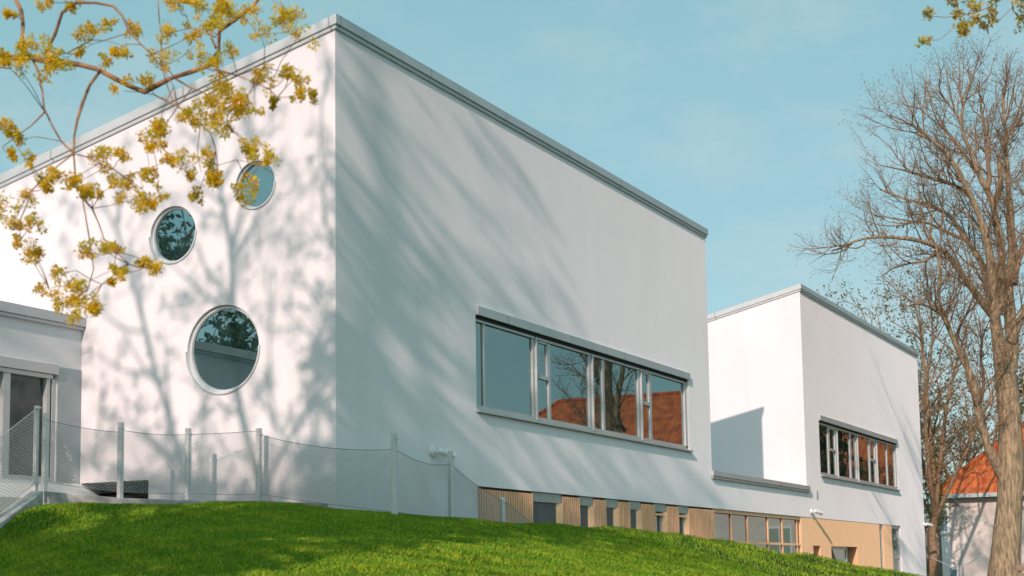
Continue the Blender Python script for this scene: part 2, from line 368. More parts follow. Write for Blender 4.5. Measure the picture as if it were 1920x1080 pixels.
# left end wall with the round openings, its top following the roof slope
gab = lambda X: (lambda a, b: (X, a, b))
poly_wall([(0, ZB), (YB, ZB), (YB, H - .02 + SL * YB), (0, H - .02)], [(circ(*c), .13) for c in ROUND] + [(rect(3.80, 5.30, .9, 1.675), .5)], gab(0.0), (1, 0, 0), .13, mb)
for X in (X1, X2, X3):
    lo = ZL - .3 if X != X3 else ZB
    mb.add([(X, 0, lo), (X, YB, lo), (X, YB, H - .02 + SL * YB), (X, 0, H - .02)], [(0, 1, 2, 3)])
for a, b, z in ((0, X1, H - .1 + SL * YB), (X2, X3, H - .1 + SL * YB), (X1, X2, ZL - .1)):
    mb.add([(a, YB, ZB), (b, YB, ZB), (b, YB, z), (a, YB, z)], [(0, 1, 2, 3)])
wall = mb.build("wall", M_STUCCO, school)
tag(wall, None)
# roofs
mb = MB()
for a, b in ((0, X1), (X2, X3)):
    mb.add([(a + .02, .02, H - .06), (b - .02, .02, H - .06), (b - .02, YB - .02, H - .06 + SL * YB), (a + .02, YB - .02, H - .06 + SL * YB)], [(0, 1, 2, 3)])
mb.add([(X1 + .01, .02, ZL - .12), (X2 - .01, .02, ZL - .12), (X2 - .01, YB - .02, ZL - .12), (X1 + .01, YB - .02, ZL - .12)], [(0, 1, 2, 3)])
mb.build("roof", M_GREYB, school)
# dark inside of the vent in the end wall
mb = MB(); mb.add([(.498, 3.8, .9), (.498, 5.3, .9), (.498, 5.3, 1.675), (.498, 3.8, 1.675)], [(0, 1, 2, 3)])
for k in range(9): mb.box(.35, .42, 3.8, 5.3, .92 + k * .085, .94 + k * .085)
mb.build("vent_grille", M_DARK, school)

def cap_run(mb, p, q, outn, z_up=True):
    """two-step parapet flashing along p->q; outn = outward horizontal normal"""
    p = np.array(p, float); q = np.array(q, float); o = np.array(outn, float)
    prof = [(-.30, .012), (.065, .0), (.065, -.155), (.050, -.170), (.036, -.172), (.036, -.232), (.024, -.236), (.004, -.238), (.004, -.30), (-.30, -.30)]
    return prof
def parapet(X0, X1_, name):
    """mitred flashing round the front and the two sloping ends of one block"""
    prof = [(-.30, .012), (.065, 0.0), (.065, -.155), (.058, -.166), (.036, -.168), (.036, -.228), (.030, -.238), (.003, -.240)]
    mb = MB(); n = len(prof)
    def ring(x, sx, y, endz):
        return None
    back = YB
    secs = []
    for d, dz in prof: pass
    A = [(X0 - d, back, H + SL * back + dz) for d, dz in prof]
    B = [(X0 - d, -d, H + dz) for d, dz in prof]
    C_ = [(X1_ + d, -d, H + dz) for d, dz in prof]
    D = [(X1_ + d, back, H + SL * back + dz) for d, dz in prof]
    mb.add(A + B + C_ + D, [(k * n + i, k * n + i + 1, (k + 1) * n + i + 1, (k + 1) * n + i) for k in range(3) for i in range(n - 1)])
    o = mb.build(name, M_TRIM, school)
    # dark shadow joints under each step
    return o
parapet(0.0, X1, "parapet_flashing"); parapet(X2, X3, "parapet_flashing")
# low link cap
mb = MB(); x0, x1 = X1 - .10, X2 + .14
mb.box(x0, x1, -.085, .20, ZL - .135, ZL + .0); mb.box(x0 + .02, x1 - .02, -.055, -.002, ZL - .205, ZL - .138)
mb.build("link_coping", M_TRIM, school, bevel=.004)

# ---- strip windows
def strip_window(x0, x1, cells, flip):
    """cells: list of (mullion_start, mullion_end, [(bar0,bar1,transom)])"""
    fr = MB(); z0, z1 = WZ0 + .05, WZ1 - .285; yf = .035
    fr.box(x0, x1, yf, .12, z1, z1 + .048); fr.box(x0, x1, yf, .12, z0 - .05, z0 + .055)     # head rail, bottom rail
    fr.box(x0, x0 + .05, yf, .12, z0, z1); fr.box(x1 - .16, x1 - .02, yf, .12, z0, z1); fr.box(x1 - .02, x1, .005, .13, z0, z1 + .2)
    for a, b in cells['mull']:
        a, b = a + (b - a) * .08, b - (b - a) * .08
        w = b - a; fr.box(a, a + w * .38, yf + .015, .12, z0 + .055, z1); fr.box(a + w * .42, a + w * .62, yf - .03, .12, z0 - .02, z1 + .04); fr.box(a + w * .66, b, yf + .015, .12, z0 + .055, z1)
    for a, b in cells['bar']: fr.box(a + .02, b - .03, yf + .02, .115, z0 + .055, z1)
    for a, b, zz in cells['transom']: fr.box(a, b, yf + .012, .113, zz - .045, zz + .045)
    for a, b, zz in cells['sash']:                                       # the small top-hung lights have a frame of their own
        fr.box(a, b, yf + .02, .11, z1 - .05, z1); fr.box(a, a + .035, yf + .02, .11, zz, z1); fr.box(b - .035, b, yf + .02, .11, zz, z1)
    f = fr.build("strip_window", M_FRAME, school, bevel=.004)
    edges = [x0 + .05] + [v for a, b in sorted(cells['mull'] + cells['bar']) for v in (a, b)] + [x1 - .16]
    for a, b in zip(edges[::2], edges[1::2]):
        g = MB(); g.add([(a - .01, .088, z0 + .04), (b + .01, .088, z0 + .04), (b + .01, .088, z1 + .01), (a - .01, .088, z1 + .01)], [(0, 1, 2, 3)])
        g.build("pane", M_GLASS, f)
    s = MB(); s.hexa([(x0 - .02, -.075, WZ0 - .045), (x1 + .06, -.075, WZ0 - .045), (x1 + .06, .10, WZ0 - .02), (x0 - .02, .10, WZ0 - .02)],
                     [(x0 - .02, -.075, WZ0 - .005), (x1 + .06, -.075, WZ0 - .005), (x1 + .06, .10, WZ0 + .025), (x0 - .02, .10, WZ0 + .025)])
    s.build("sill", M_FRAME, f)
    b = MB(); b.box(x0 + .003, x1 + .03, -.055, -.001, WZ1 - .175, WZ1 + .0); b.box(x0 + .003, x1 - .003, .0, .12, WZ1 - .12, WZ1 - .004)
    b.build("blind_box", M_TRIM, f, bevel=.004)
    d = MB(); d.box(x0 + .004, x1 - .022, .03, .15, WZ1 - .236, WZ1 - .165); d.build("blind_slot", M_DARK, f)
    return f
ZT = 4.02
strip_window(*WA, dict(mull=[(7.33, 7.62), (10.18, 10.52), (13.08, 13.42)], bar=[(5.19, 5.31), (8.10, 8.26), (10.95, 11.12), (13.83, 14.02)],
                       transom=[(7.62, 8.10, ZT), (13.42, 13.83, ZT)], sash=[(7.62, 8.10, ZT), (13.42, 13.83, ZT)]), False)
strip_window(*WB, dict(mull=[(31.15, 31.50), (34.0, 34.35), (36.95, 37.30)], bar=[(30.22, 30.42), (33.15, 33.40), (36.0, 36.22), (38.85, 39.05)],
                       transom=[(30.42, 31.15, ZT), (36.22, 36.95, ZT)], sash=[(30.42, 31.15, ZT), (36.22, 36.95, ZT)]), True)

# ---- round windows
def ring_mesh(cy, cz, r0, r1, xa, xb, name, m_, parent, a0=0.0, a1=2 * math.pi, n=72):
    mb = MB(); full = abs(a1 - a0 - 2 * math.pi) < 1e-6
    ks = [a0 + (a1 - a0) * k / n for k in range(n if full else n + 1)]; vs = []
    for t in ks:
        for rr, x in ((r0, xa), (r1, xa), (r1, xb), (r0, xb)): vs.append((x, cy + rr * math.cos(t), cz + rr * math.sin(t)))
    cnt = len(ks); fs = []
    for k in range(cnt if full else cnt - 1):
        a = k * 4; b = ((k + 1) % cnt) * 4
        fs += [(a + i, a + (i + 1) % 4, b + (i + 1) % 4, b + i) for i in range(4)]
    if not full: fs += [(0, 1, 2, 3), (4 * cnt - 1, 4 * cnt - 2, 4 * cnt - 3, 4 * cnt - 4)]
    mb.add(vs, fs); return mb.build(name, m_, parent)
for cy, cz, r in ROUND:
    f = ring_mesh(cy, cz, r * .935, r - .002, .060, .125, "round_window", M_RIM, school)
    ring_mesh(cy, cz, r * .915, r * .935 - .001, .078, .124, "inner_frame", M_FRAME, f)
    mb = MB(); lp = circ(cy, cz, r * .93); mb.add([(.095, a, b) for a, b in lp], [tuple(range(len(lp)))[::-1]]); mb.build("pane", M_GLASSR, f)
    ring_mesh(cy, cz, r + .001, r + .028, -.028, .002, "lower_trim", M_RIM, f, math.pi, 2 * math.pi, 40)

# ---- timber base
def slats(mb, x0, x1, z0=ZB, z1=ZW - .05, pitch=.10, w=.054, y0=.004, y1=.062):
    n = max(1, round((x1 - x0) / pitch)); p = (x1 - x0) / n
    for k in range(n):
        c = x0 + (k + .5) * p; mb.box(c - w / 2, c + w / 2, y0, y1, z0, z1)
wins = [(7.20, 8.38, 8.62), (9.51, 10.02, 10.25), (10.94, 11.43, 11.67), (12.35, 12.80, 13.04), (13.92, 14.50, 14.72), (15.55, 16.06, 16.28)]
edges_ = [XW + .06] + [v for a, b, c in wins for v in (a, c)] + [18.21]
sl_ = MB()
for a, b in zip(edges_[::2], edges_[1::2]): slats(sl_, a, b)
sl_.build("timber_cladding", M_WOOD, school)
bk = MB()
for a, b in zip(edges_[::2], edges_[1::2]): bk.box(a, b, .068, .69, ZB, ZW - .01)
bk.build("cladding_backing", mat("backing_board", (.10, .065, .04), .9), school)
for k, (a, b, c) in enumerate(wins):
    h = MB(); h.box(a + .004, c - .02, .03, .10, ZW - .20, ZW - .012)
    f = h.build("basement_window", M_GREYB, school)
    if k < 4:
        g = MB(); g.box(a + .004, b, .060, .09, ZB, ZW - .2); g.build("blind", M_BLIND, f)
    else:
        g = MB(); g.box(a + .004, b, .02, .12, ZW - .30, ZW - .24); g.build("head_board", M_WOOD, f)
        g = MB(); g.add([(a + .004, .13, ZB), (c, .13, ZB), (c, .13, ZW - .2), (a + .004, .13, ZW - .2)], [(0, 1, 2, 3)]); g.build("pane", M_GLASSB, f)
        g = MB(); g.box(b - .05, b - .001, .08, .125, ZB, ZW - .3); g.box(a + .004, a + .06, .08, .125, ZB, ZW - .3); g.build("frame", M_FRAME, f)
    g = MB(); g.hexa([(b + .002, .058, ZB), (c - .003, .012, ZB), (c - .003, .19, ZB), (b + .002, .19, ZB)], [(b + .002, .058, ZW - .2), (c - .003, .012, ZW - .2), (c - .003, .19, ZW - .2), (b + .002, .19, ZW - .2)])
    g.build("reveal_board", M_WOODL, f)
# glazed band
gb = MB(); gx0, gx1 = 18.21, 26.45; bz = .76
gb.box(gx0, gx1, .03, .12, ZW - .10, ZW - .012); gb.box(gx0, gx1, .045, .12, bz - .035, bz + .035)
gb.box(gx0, gx1, .03, .11, ZB, ZB + .2)
bars = [19.72, 21.15, 23.08, 24.52, 26.1]
for x in bars: gb.box(x, x + .075, .05, .115, ZB, ZW - .10)
gbo = gb.build("glazed_band", M_WOOD, school)
for a, b in zip([gx0] + [x + .075 for x in bars[:-1]], bars):
    g = MB(); g.add([(a, .085, ZB), (b, .085, ZB), (b, .085, ZW - .12), (a, .085, ZW - .12)], [(0, 1, 2, 3)]); g.build("pane", M_GLASSB, gbo)
g = MB(); g.box(26.45, 27.0, .01, .6, ZB, ZW - .012); g.build("corner_panel", M_WOODL, school)
# fine light boarding
lb = MB(); px0, px1 = 27.0, 36.95; oz = .74
def boards(x0, x1, z0, z1): slats(lb, x0, x1, z0, z1, .15, .118, .006, .045)
NI = (27.75, 28.6); SW = (29.95, 33.45)
boards(px0, NI[0], ZB, ZW - .012); boards(NI[1], SW[0], ZB, ZW - .012); boards(SW[1], px1, ZB, ZW - .012); boards(37.5, 38.98, ZB, ZW - .012)
boards(NI[0], NI[1], oz, ZW - .012); boards(SW[0], SW[1], oz, ZW - .012)
lb.build("light_boarding", M_WOODL, school)
g = MB()
for a, b in ((px0, NI[0]), (NI[1], SW[0]), (SW[1], px1), (37.5, 38.98)): g.box(a, b, .042, .6, ZB, ZW - .014)
for a, b in (NI, SW): g.box(a, b, .042, .6, oz + .01, ZW - .014)
g.build("boarding_backing", M_WOOD, school)
g = MB(); g.box(NI[0], NI[1], .3, .34, ZB, oz); g.build("niche_panel", M_WOODL, school)
g = MB(); g.box(SW[0] + .01, SW[1] - .9, .14, .2, oz - .09, oz - .0); g.box(SW[0] + .01, SW[0] + .12, .14, .2, ZB, oz - .09); g.box(SW[1] - 1.02, SW[1] - .9, .14, .2, ZB, oz - .09)
f = g.build("low_window", M_FRAME, school)
g = MB(); g.add([(SW[0] + .02, .17, ZB), (SW[1] - .9, .17, ZB), (SW[1] - .9, .17, oz - .05), (SW[0] + .02, .17, oz - .05)], [(0, 1, 2, 3)]); g.build("pane", M_GLASSB, f)
for (a, b) in ((36.95, 37.5), (38.98, 40.42)):
    g = MB(); g.box(a + .004, b, .05, .12, ZW - .12, ZW - .014); g.box(b - .10, b, .05, .12, ZB, ZW - .12); g.box(a + .004, a + .08, .05, .12, ZB, ZW - .12); g.box(a + .08, b - .1, .06, .11, .35, .45)
    f = g.build("tall_window", M_FRAME, school)
    g = MB(); g.add([(a + .01, .09, ZB), (b, .09, ZB), (b, .09, ZW - .05), (a + .01, .09, ZW - .05)], [(0, 1, 2, 3)]); g.build("pane", M_GLASSB, f)
# flush hatch in the front wall and a small overflow slot
g = MB(); g.box(.81, 2.67, -.006, -.001, 1.0, 2.07); g.build("service_hatch", M_STUCCO, school)
g = MB(); g.box(28.32, 28.42, -.02, -.001, 2.28, 2.52); g.build("overflow_slot", M_GREYB, school)

# ---- low side wing on the left
wing = MB(); DX0, DX1, DZ0, DZ1 = -3.6, -.60, 1.66, 3.66
wy = lambda a, b: (a, YA, b)
poly_wall([(-14, ZB), (-.002, ZB), (-.002, ZA - .2), (-14, ZA - .2)], [(rect(DX0, DX1, DZ0, DZ1), .18)], wy, (0, 1, 0), .18, wing)
wing.add([(-14, YA, ZB), (-14, YA + 9, ZB), (-14, YA + 9, ZA - .2), (-14, YA, ZA - .2)], [(0, 1, 2, 3)])
wing.add([(-14, YA, ZA - .1), (-.002, YA, ZA - .1), (-.002, YA + 9, ZA - .1), (-14, YA + 9, ZA - .1)], [(0, 1, 2, 3)])
wing.build("side_wing_wall", M_STUCCO, school)
g = MB(); g.box(-14.1, -.004, YA - .095, YA + .25, ZA - .165, ZA); g.box(-14.08, -.004, YA - .06, YA - .002, ZA - .225, ZA - .168)
g.build("wing_flashing", M_TRIM, school, bevel=.004)
g = MB(); g.box(-.585, -.004, YA - .012, YA - .002, 1.64, 3.67); g.build("wing_panel", M_PANEL, school)
g = MB()
g.box(DX0, DX1, YA - .05, YA + .1, DZ1 - .14, DZ1 + .03); g.box(DX0, DX1 - .1, YA - .01, YA + .12, DZ1 - .22, DZ1 - .145)
for a, b in ((DX1 - .10, DX1 - .002), (DX1 - .23, DX1 - .14), (-1.82, -1.66), (DX0, DX0 + .1)): g.box(a, b, YA + .01, YA + .15, DZ0, DZ1 - .22)
g.box(DX0, DX1 - .1, YA + .02, YA + .14, DZ0, DZ0 + .09)
f = g.build("sliding_door", M_FRAME, school, bevel=.004)
g = MB(); g.box(DX1 - .14, DX1 - .10, YA + .03, YA + .14, DZ0, DZ1 - .2); g.build("door_seal", M_DARK, f)
g = MB(); g.add([(DX0, YA + .09, DZ0), (DX1 - .12, YA + .09, DZ0), (DX1 - .12, YA + .09, DZ1 - .2), (DX0, YA + .09, DZ1 - .2)], [(0, 1, 2, 3)]); g.build("pane", glass_mat("door_glass", (.05, .048, .045), 1.6), f)
g = MB(); g.box(DX0 - .1, DX1 + .04, YA - .08, YA + .02, DZ0 - .06, DZ0 - .002); g.build("door_sill", M_WHITE, f)
# battered plinth under the wing
g = MB(); g.add([(-6, YA - .002, 1.585), (-.003, YA - .002, 1.675), (-.003, 4.83, 1.36), (-6, 4.83, 1.30), (-.003, 4.83, .2), (-6, 4.83, .2), (-.003, YA - .002, .2)], [(0, 1, 2, 3), (3, 2, 4, 5), (1, 6, 4, 2)])
g.build("plinth", mat("pale_plinth", (.66, .64, .62), .9, var=.06, vscale=3, bump=.3), school)

# ------------------------------------------------------------------ wall lamps
def lamp(x, z, label):
    o = empty("wall_lamp", (x, 0, z), label, "lamp", "white lamps along the front wall")
    g = MB(); g.tube((x, -.001, z), (x, -.07, z), .078, 20); g.build("base", M_WHITE, o, bevel=.006, smooth=False)
    g = MB(); g.tube((x, -.05, z), (x + .015, -.15, z + .005), .022, 12); g.build("arm", M_WHITE, o)
    g = MB(); g.tube((x + .0, -.13, z + .012), (x + .10, -.185, z - .005), .058, 20); g.tube((x + .10, -.185, z - .005), (x + .33, -.285, z - .06), .066, 20)
    g.build("lamp_head", M_WHITE, o, bevel=.006)
lamp(3.05, 2.165, "white spot lamp on the front wall above the wire net fence near the timber cladding")
lamp(27.55, 1.83, "small white lamp at the top edge of the light boarding below the rear window")
lamp(44.93, 1.80, "tiny white lamp at the far right corner of the white building")

# ------------------------------------------------------------------ fence
def net_wires(mb, P, width, cell=(.075, .042), r=.0030, bulge=.02, seed=1):
    """P(u, v) -> xyz with u 0..1 along, v 0..1 upwards; two families of crossing wires"""
    n_u = max(3, int(width / cell[0])); n_v = max(3, int(1.1 / cell[1])); k = n_u / n_v
    out_ = []
    sl = 1.0 / n_u * n_v
    # family: v*n_v = +-(u*n_u) + c
    for sgn in (1, -1):
        for c in range(-n_u - n_v, n_u + n_v + 1):
            pts = []
            for s in range(0, 2 * n_v + 1):
                v = s / (2 * n_v); u = ((v * n_v - c) / n_u) * sgn
                if sgn < 0: u = (c - v * n_v) / n_u
                if 0 <= u <= 1: pts.append(P(u, v))
            if len(pts) > 1: out_.append((pts, [r] * len(pts)))
    return out_
fence = empty("net_fence", (-1.2, 1.5, 1.1), "low steel wire net fence on square posts in front of the white end wall", "fence")
PO = [(83, 775, 920, 23.9), (225, 792, 934, 24.1), (352, 803, 938, 24.4), (485, 803, 940, 24.5), (740, 813, 962, 22.85), (846, 845, 975, 24.9), (943, 932, 1010, 27.0)]
posts = []
for px, yt, yb, d in PO:
    t = at(px, yt, d); b = at(px, yb, d); b[2] = min(b[2], float(ground(b[0], b[1])[0])) - .05
    posts.append((b, t[2]))
    ang = -.15; w = .037
    g = MB()
    c, s_ = math.cos(ang), math.sin(ang)
    def rp(x, y, z): return (b[0] + x * c - y * s_, b[1] + x * s_ + y * c, z)
    g.hexa([rp(-w, -w, b[2]), rp(w, -w, b[2]), rp(w, w, b[2]), rp(-w, w, b[2])], [rp(-w, -w, t[2]), rp(w, -w, t[2]), rp(w, w, t[2]), rp(-w, w, t[2])])
    po = g.build("post", M_GALV, fence, bevel=.004)
    g = MB(); q = np.array(rp(0, -w - .004, t[2] - .09)); g.tube(q, q + (0, -.03, 0), .014, 8); g.build("cable_clamp", M_GALV, po)
def net_span(a, za, b, zb, ha0, hb0, sag, label=None, sagb=.02):
    """a,b ground xy of the span ends, za/zb top heights, ha0/hb0 bottom heights"""
    a = np.array(a); b = np.array(b)
    wd = np.linalg.norm(a - b)
    nrm = np.array([-(b - a)[1], (b - a)[0]]) / max(wd, 1e-6)
    def P(u, v):
        top = za + (zb - za) * u - sag * 4 * u * (1 - u); bot = ha0 + (hb0 - ha0) * u - sagb * 4 * u * (1 - u)
        q = a + (b - a) * u + nrm * (.035 * math.sin(u * 9 + v * 3) * math.sin(math.pi * u) * math.sin(math.pi * v))
        return (q[0], q[1], bot + (top - bot) * v)
    return P, wd
spans = [(0, 1, .03, .15, .10), (1, 2, .035, .1, .12), (2, 3, .01, .12, .12), (3, 4, .09, .12, .02), (4, 5, .10, .02, .05), (5, 6, .05, .05, .05)]
offs = [(.10, .16), (.12, .10), (.10, .04), (.10, .24), (.22, .22), (.22, .06)]
for (i, j, sag, b0, b1), (ta, tb) in zip(spans, offs):
    (pa, ta_), (pb, tb_) = posts[i], posts[j]
    ba = at(*[PO[i][k] for k in (0, 2, 3)])[2] + b0; bb = at(*[PO[j][k] for k in (0, 2, 3)])[2] + b1
    P, wd = net_span(pa[:2], ta_ - ta, pb[:2], tb_ - tb, ba, bb, sag)
    nw = tube_obj("net", net_wires(None, P, wd), 3, M_WIRE, fence)
    for v in (1.0, 0.0): tube_obj("cable", [([P(k / 16, v) for k in range(17)], [.0045 if v else .0035] * 17)], 5, M_CABLE, fence)
(pa, ta_) = posts[6]; pe = np.array([pa[0] + 2.6, pa[1] - .1, pa[2]])
P, wd = net_span(pa[:2], ta_ - .03, pe[:2], ta_ - .95, pa[2] + .1, pa[2] - .6, .02)
tube_obj("net", net_wires(None, P, wd), 3, M_WIRE, fence)
tube_obj("cable", [([P(k / 8, 1.0) for k in range(9)], [.0045] * 9)], 5, M_CABLE, fence)

stair_fence = empty("stair_net_fence", tuple(at(65, 915, 23.4)), "steel net railing sloping down beside the glass door at far left", "fence")
t = at(66, 761, 23.4); b = at(66, 915, 23.4)
g = MB(); g.box(b[0] - .03, b[0] + .03, b[1] - .03, b[1] + .03, b[2] - .1, t[2]); po = g.build("post", M_GALV, stair_fence, bevel=.004)
for zz in (t[2] - .05, b[2] + .07):
    g = MB(); g.tube((b[0] - .11, b[1] - .08, zz), (b[0] + .02, b[1] - .06, zz + .015), .017, 8); g.tube((b[0] - .05, b[1] - .1, zz - .03), (b[0] - .05, b[1] - .03, zz + .03), .014, 8)
    g.build("cable_clamp", M_GALV, po)
g = MB()
for k in range(36):
    zz = b[2] + .12 + (t[2] - b[2] - .22) * k / 35; g.tube((b[0] - .075, b[1] - .045, zz), (b[0] - .03, b[1] - .045, zz + .02), .006, 6)
g.tube((b[0] - .075, b[1] - .045, b[2] + .08), (b[0] - .075, b[1] - .045, t[2] - .06), .005, 6); g.build("lacing", M_WIRE, po)
e0 = at(-260, 1010, 18.5); e1 = at(-260, 1145, 18.5)
P, wd = net_span(b[:2] + np.array([-.07, -.05]), t[2] - .06, e0[:2], e0[2], b[2] + .06, e1[2], .03)
tube_obj("net", net_wires(None, P, wd, cell=(.085, .05), r=.0028), 4, M_WIRE, stair_fence)
for v in (1.0, 0.0): tube_obj("cable", [([P(k / 12, v) for k in range(13)], [.006] * 13)], 5, M_GALV, stair_fence)

# concrete kerb under the fence and the stair cheek
line = [at(84, 921, 23.7), at(225, 934, 23.9), at(352, 938, 24.15), at(485, 940, 24.2), at(610, 944, 24.05)]
vs = []; th = .16
for k, q in enumerate(line):
    dvec = (line[min(k + 1, len(line) - 1)] - line[max(k - 1, 0)])[:2]; dvec /= np.linalg.norm(dvec); nn = np.array([-dvec[1], dvec[0]])
    if nn @ (CAM[:2] - q[:2]) < 0: nn = -nn
    f_ = q[:2] + nn * .06; bk_ = q[:2] - nn * .22
    vs += [(f_[0], f_[1], q[2] - 1.2), (f_[0], f_[1], q[2]), (bk_[0], bk_[1], q[2] + .01), (bk_[0], bk_[1], q[2] - 1.2)]
fs = [(4 * k + i, 4 * k + (i + 1) % 4, 4 * k + 4 + (i + 1) % 4, 4 * k + 4 + i) for k in range(len(line) - 1) for i in range(4)] + [(0, 1, 2, 3), tuple(4 * (len(line) - 1) + i for i in (3, 2, 1, 0))]
o = MB().add(vs, fs).build("concrete_kerb", M_CONC, None, bevel=.012)
tag(o, "rough concrete kerb between the grass and the net fence posts", "kerb")
a = at(82, 920, 23.2); b_ = at(-200, 1132, 18.8)
n2 = np.array([-(b_ - a)[1], (b_ - a)[0], 0]); n2 /= np.linalg.norm(n2); n2 = n2 if n2 @ (a - CAM) > 0 else -n2
lo = 1.6
o = MB().hexa([a - (0, 0, lo), b_ - (0, 0, lo), b_ + n2 * .22 - (0, 0, lo), a + n2 * .22 - (0, 0, lo)], [a, b_, b_ + n2 * .22, a + n2 * .22]).build("stair_wall", M_CONC, None, bevel=.015)
CH_A, CH_B = a, b_
tag(o, "sloping concrete stair wall at the lower left edge of the lawn", "wall")

# ------------------------------------------------------------------ trees
def vnorm(a):
    l = math.sqrt(a[0] * a[0] + a[1] * a[1] + a[2] * a[2]) or 1e-9; return (a[0] / l, a[1] / l, a[2] / l)
def resample(pts, step):
    pts = [np.array(p, float) for p in pts]; seg = [np.linalg.norm(b - a) for a, b in zip(pts[:-1], pts[1:])]; tot = sum(seg)
    # Catmull-Rom for soft bends
    n = max(3, int(tot / step) + 1); outp = []; cum = np.r_[0, np.cumsum(seg)]
    for s in np.linspace(0, tot, n):
        i = min(max(int(np.searchsorted(cum, s, 'right')) - 1, 0), len(seg) - 1); t = (s - cum[i]) / max(seg[i], 1e-9)
        p0 = pts[max(i - 1, 0)]; p1 = pts[i]; p2 = pts[i + 1]; p3 = pts[min(i + 2, len(pts) - 1)]
        outp.append(tuple(.5 * ((2 * p1) + (p2 - p0) * t + (2 * p0 - 5 * p1 + 4 * p2 - p3) * t * t + (3 * p1 - p0 - 3 * p2 + p3) * t ** 3)))
    return outp
class Grower:
    """levels: list of dict(n per metre, len, ang, r, segs, up, wander, t0)"""
    def __init__(s, seed, levels, keep=None):
        s.r = random.Random(seed); s.lv = levels; s.out = [[] for _ in range(len(levels) + 1)]; s.tips = []; s.keep = keep
    def limb(s, pts, rads, lvl=0):
        s.out[lvl].append((pts, rads)); s.sprout(pts, rads, lvl)
    def sprout(s, pts, rads, lvl):
        if lvl >= len(s.lv): return
        P = s.lv[lvl]; R = s.r
        seg = [math.dist(a, b) for a, b in zip(pts[:-1], pts[1:])]; tot = sum(seg)
        n = P['n'] * tot * (1 - P.get('t0', 0)); n = int(n) + (1 if R.random() < n - int(n) else 0); n = max(n, P.get('min', 0))
        for _ in range(n):
            t = P.get('t0', 0) + (1 - P.get('t0', 0)) * R.random(); s_ = t * tot; i = 0
            while i < len(seg) - 1 and s_ > seg[i]: s_ -= seg[i]; i += 1
            f = s_ / max(seg[i], 1e-9); a, b = pts[i], pts[i + 1]
            o = (a[0] + (b[0] - a[0]) * f, a[1] + (b[1] - a[1]) * f, a[2] + (b[2] - a[2]) * f)
            pr = rads[i] + (rads[i + 1] - rads[i]) * f
            d = vnorm((b[0] - a[0], b[1] - a[1], b[2] - a[2]))
            ln = P['len'] * (1 - P.get('short', .45) * t) * R.uniform(.55, 1.3)
            s.branch(o, d, ln, min(pr * .75, P['r'] * (ln / P['len']) ** .7), lvl)
    def branch(s, o, d, ln, r, lvl):
        P = s.lv[lvl]; R = s.r
        rv = vnorm((R.gauss(0, 1), R.gauss(0, 1), R.gauss(0, 1)))
        c = d[0] * rv[0] + d[1] * rv[1] + d[2] * rv[2]; pv = vnorm((rv[0] - c * d[0], rv[1] - c * d[1], rv[2] - c * d[2]))
        an = math.radians(P['ang'] * R.uniform(.65, 1.3)); ca, sa = math.cos(an), math.sin(an)
        d = vnorm((d[0] * ca + pv[0] * sa, d[1] * ca + pv[1] * sa, d[2] * ca + pv[2] * sa))
        k = P['segs']; st = ln / k; pts = [o]; rads = [r]; w = P.get('wander', .2); up = P.get('up', .1)
        for j in range(k):
            d = vnorm((d[0] + R.gauss(0, w), d[1] + R.gauss(0, w), d[2] + R.gauss(0, w) + up))
            o = (o[0] + d[0] * st, o[1] + d[1] * st, o[2] + d[2] * st); pts.append(o); rads.append(r * (1 - .75 * (j + 1) / k))
        if s.keep and not s.keep(pts[-1]): return
        s.out[lvl + 1].append((pts, rads)); s.tips.append((pts[-1], d, lvl + 1))
        s.sprout(pts, rads, lvl + 1)

def leaf_cloud(name, centers, per, spread, size, cols, mat_, parent, seed, elong=1.8, droop=0.0, squash=1.0):
    """many small folded leaf faces round each centre (N,3)"""
    rg = np.random.default_rng(seed); C0 = np.repeat(np.asarray(centers, float), per, 0); n = len(C0)
    g = rg.normal(size=(n, 3)); g /= np.linalg.norm(g, axis=1, keepdims=True); rr = (np.repeat(spread, per) if np.ndim(spread) else spread) * rg.random(n) ** .5
    P = C0 + g * rr[:, None] * np.array([1, 1, squash])
    ax = g * .7 + rg.normal(size=(n, 3)) * .8 + np.array([0, 0, -droop]); ax /= np.linalg.norm(ax, axis=1, keepdims=True)
    bx = np.cross(ax, rg.normal(size=(n, 3))); bx /= np.linalg.norm(bx, axis=1, keepdims=True); nn = np.cross(ax, bx)
    sz = size * rg.uniform(.6, 1.35, n)[:, None]
    a = P; b = P + ax * sz * .5 * elong + bx * sz * .5 + nn * sz * .12; c = P + ax * sz * elong; d = P + ax * sz * .5 * elong - bx * sz * .5 + nn * sz * .12
    V = np.stack([a, b, c, d], 1).reshape(-1, 3); Q = np.arange(4 * n).reshape(-1, 4)
    me = np_mesh(name, V, Q, 4)
    cols = np.array(cols); cc = cols[rg.integers(0, len(cols), len(centers))]; cc = np.repeat(cc, per, 0)
    alt = cols[rg.integers(0, len(cols), n)]; cc = cc * .7 + alt * .3; cc *= rg.uniform(.75, 1.2, (n, 1))
    at_ = me.color_attributes.new("tone", 'FLOAT_COLOR', 'POINT')
    full = np.ones((4 * n, 4), np.float32); full[:, :3] = np.repeat(cc, 4, 0); at_.data.foreach_set("color", full.ravel())
    return link_mesh(name, me, mat_, parent)

def in_frame(p, margin=60, near=0.0):
    d = np.array(p) - CAM; z = d @ F_
    if z < .3: return False
    u = 960 + FPX * (d @ R_) / z; v = 540 - FPX * (d @ U_) / z + SHY
    return -margin < u < 1920 + margin and -margin < v < 1080 + margin

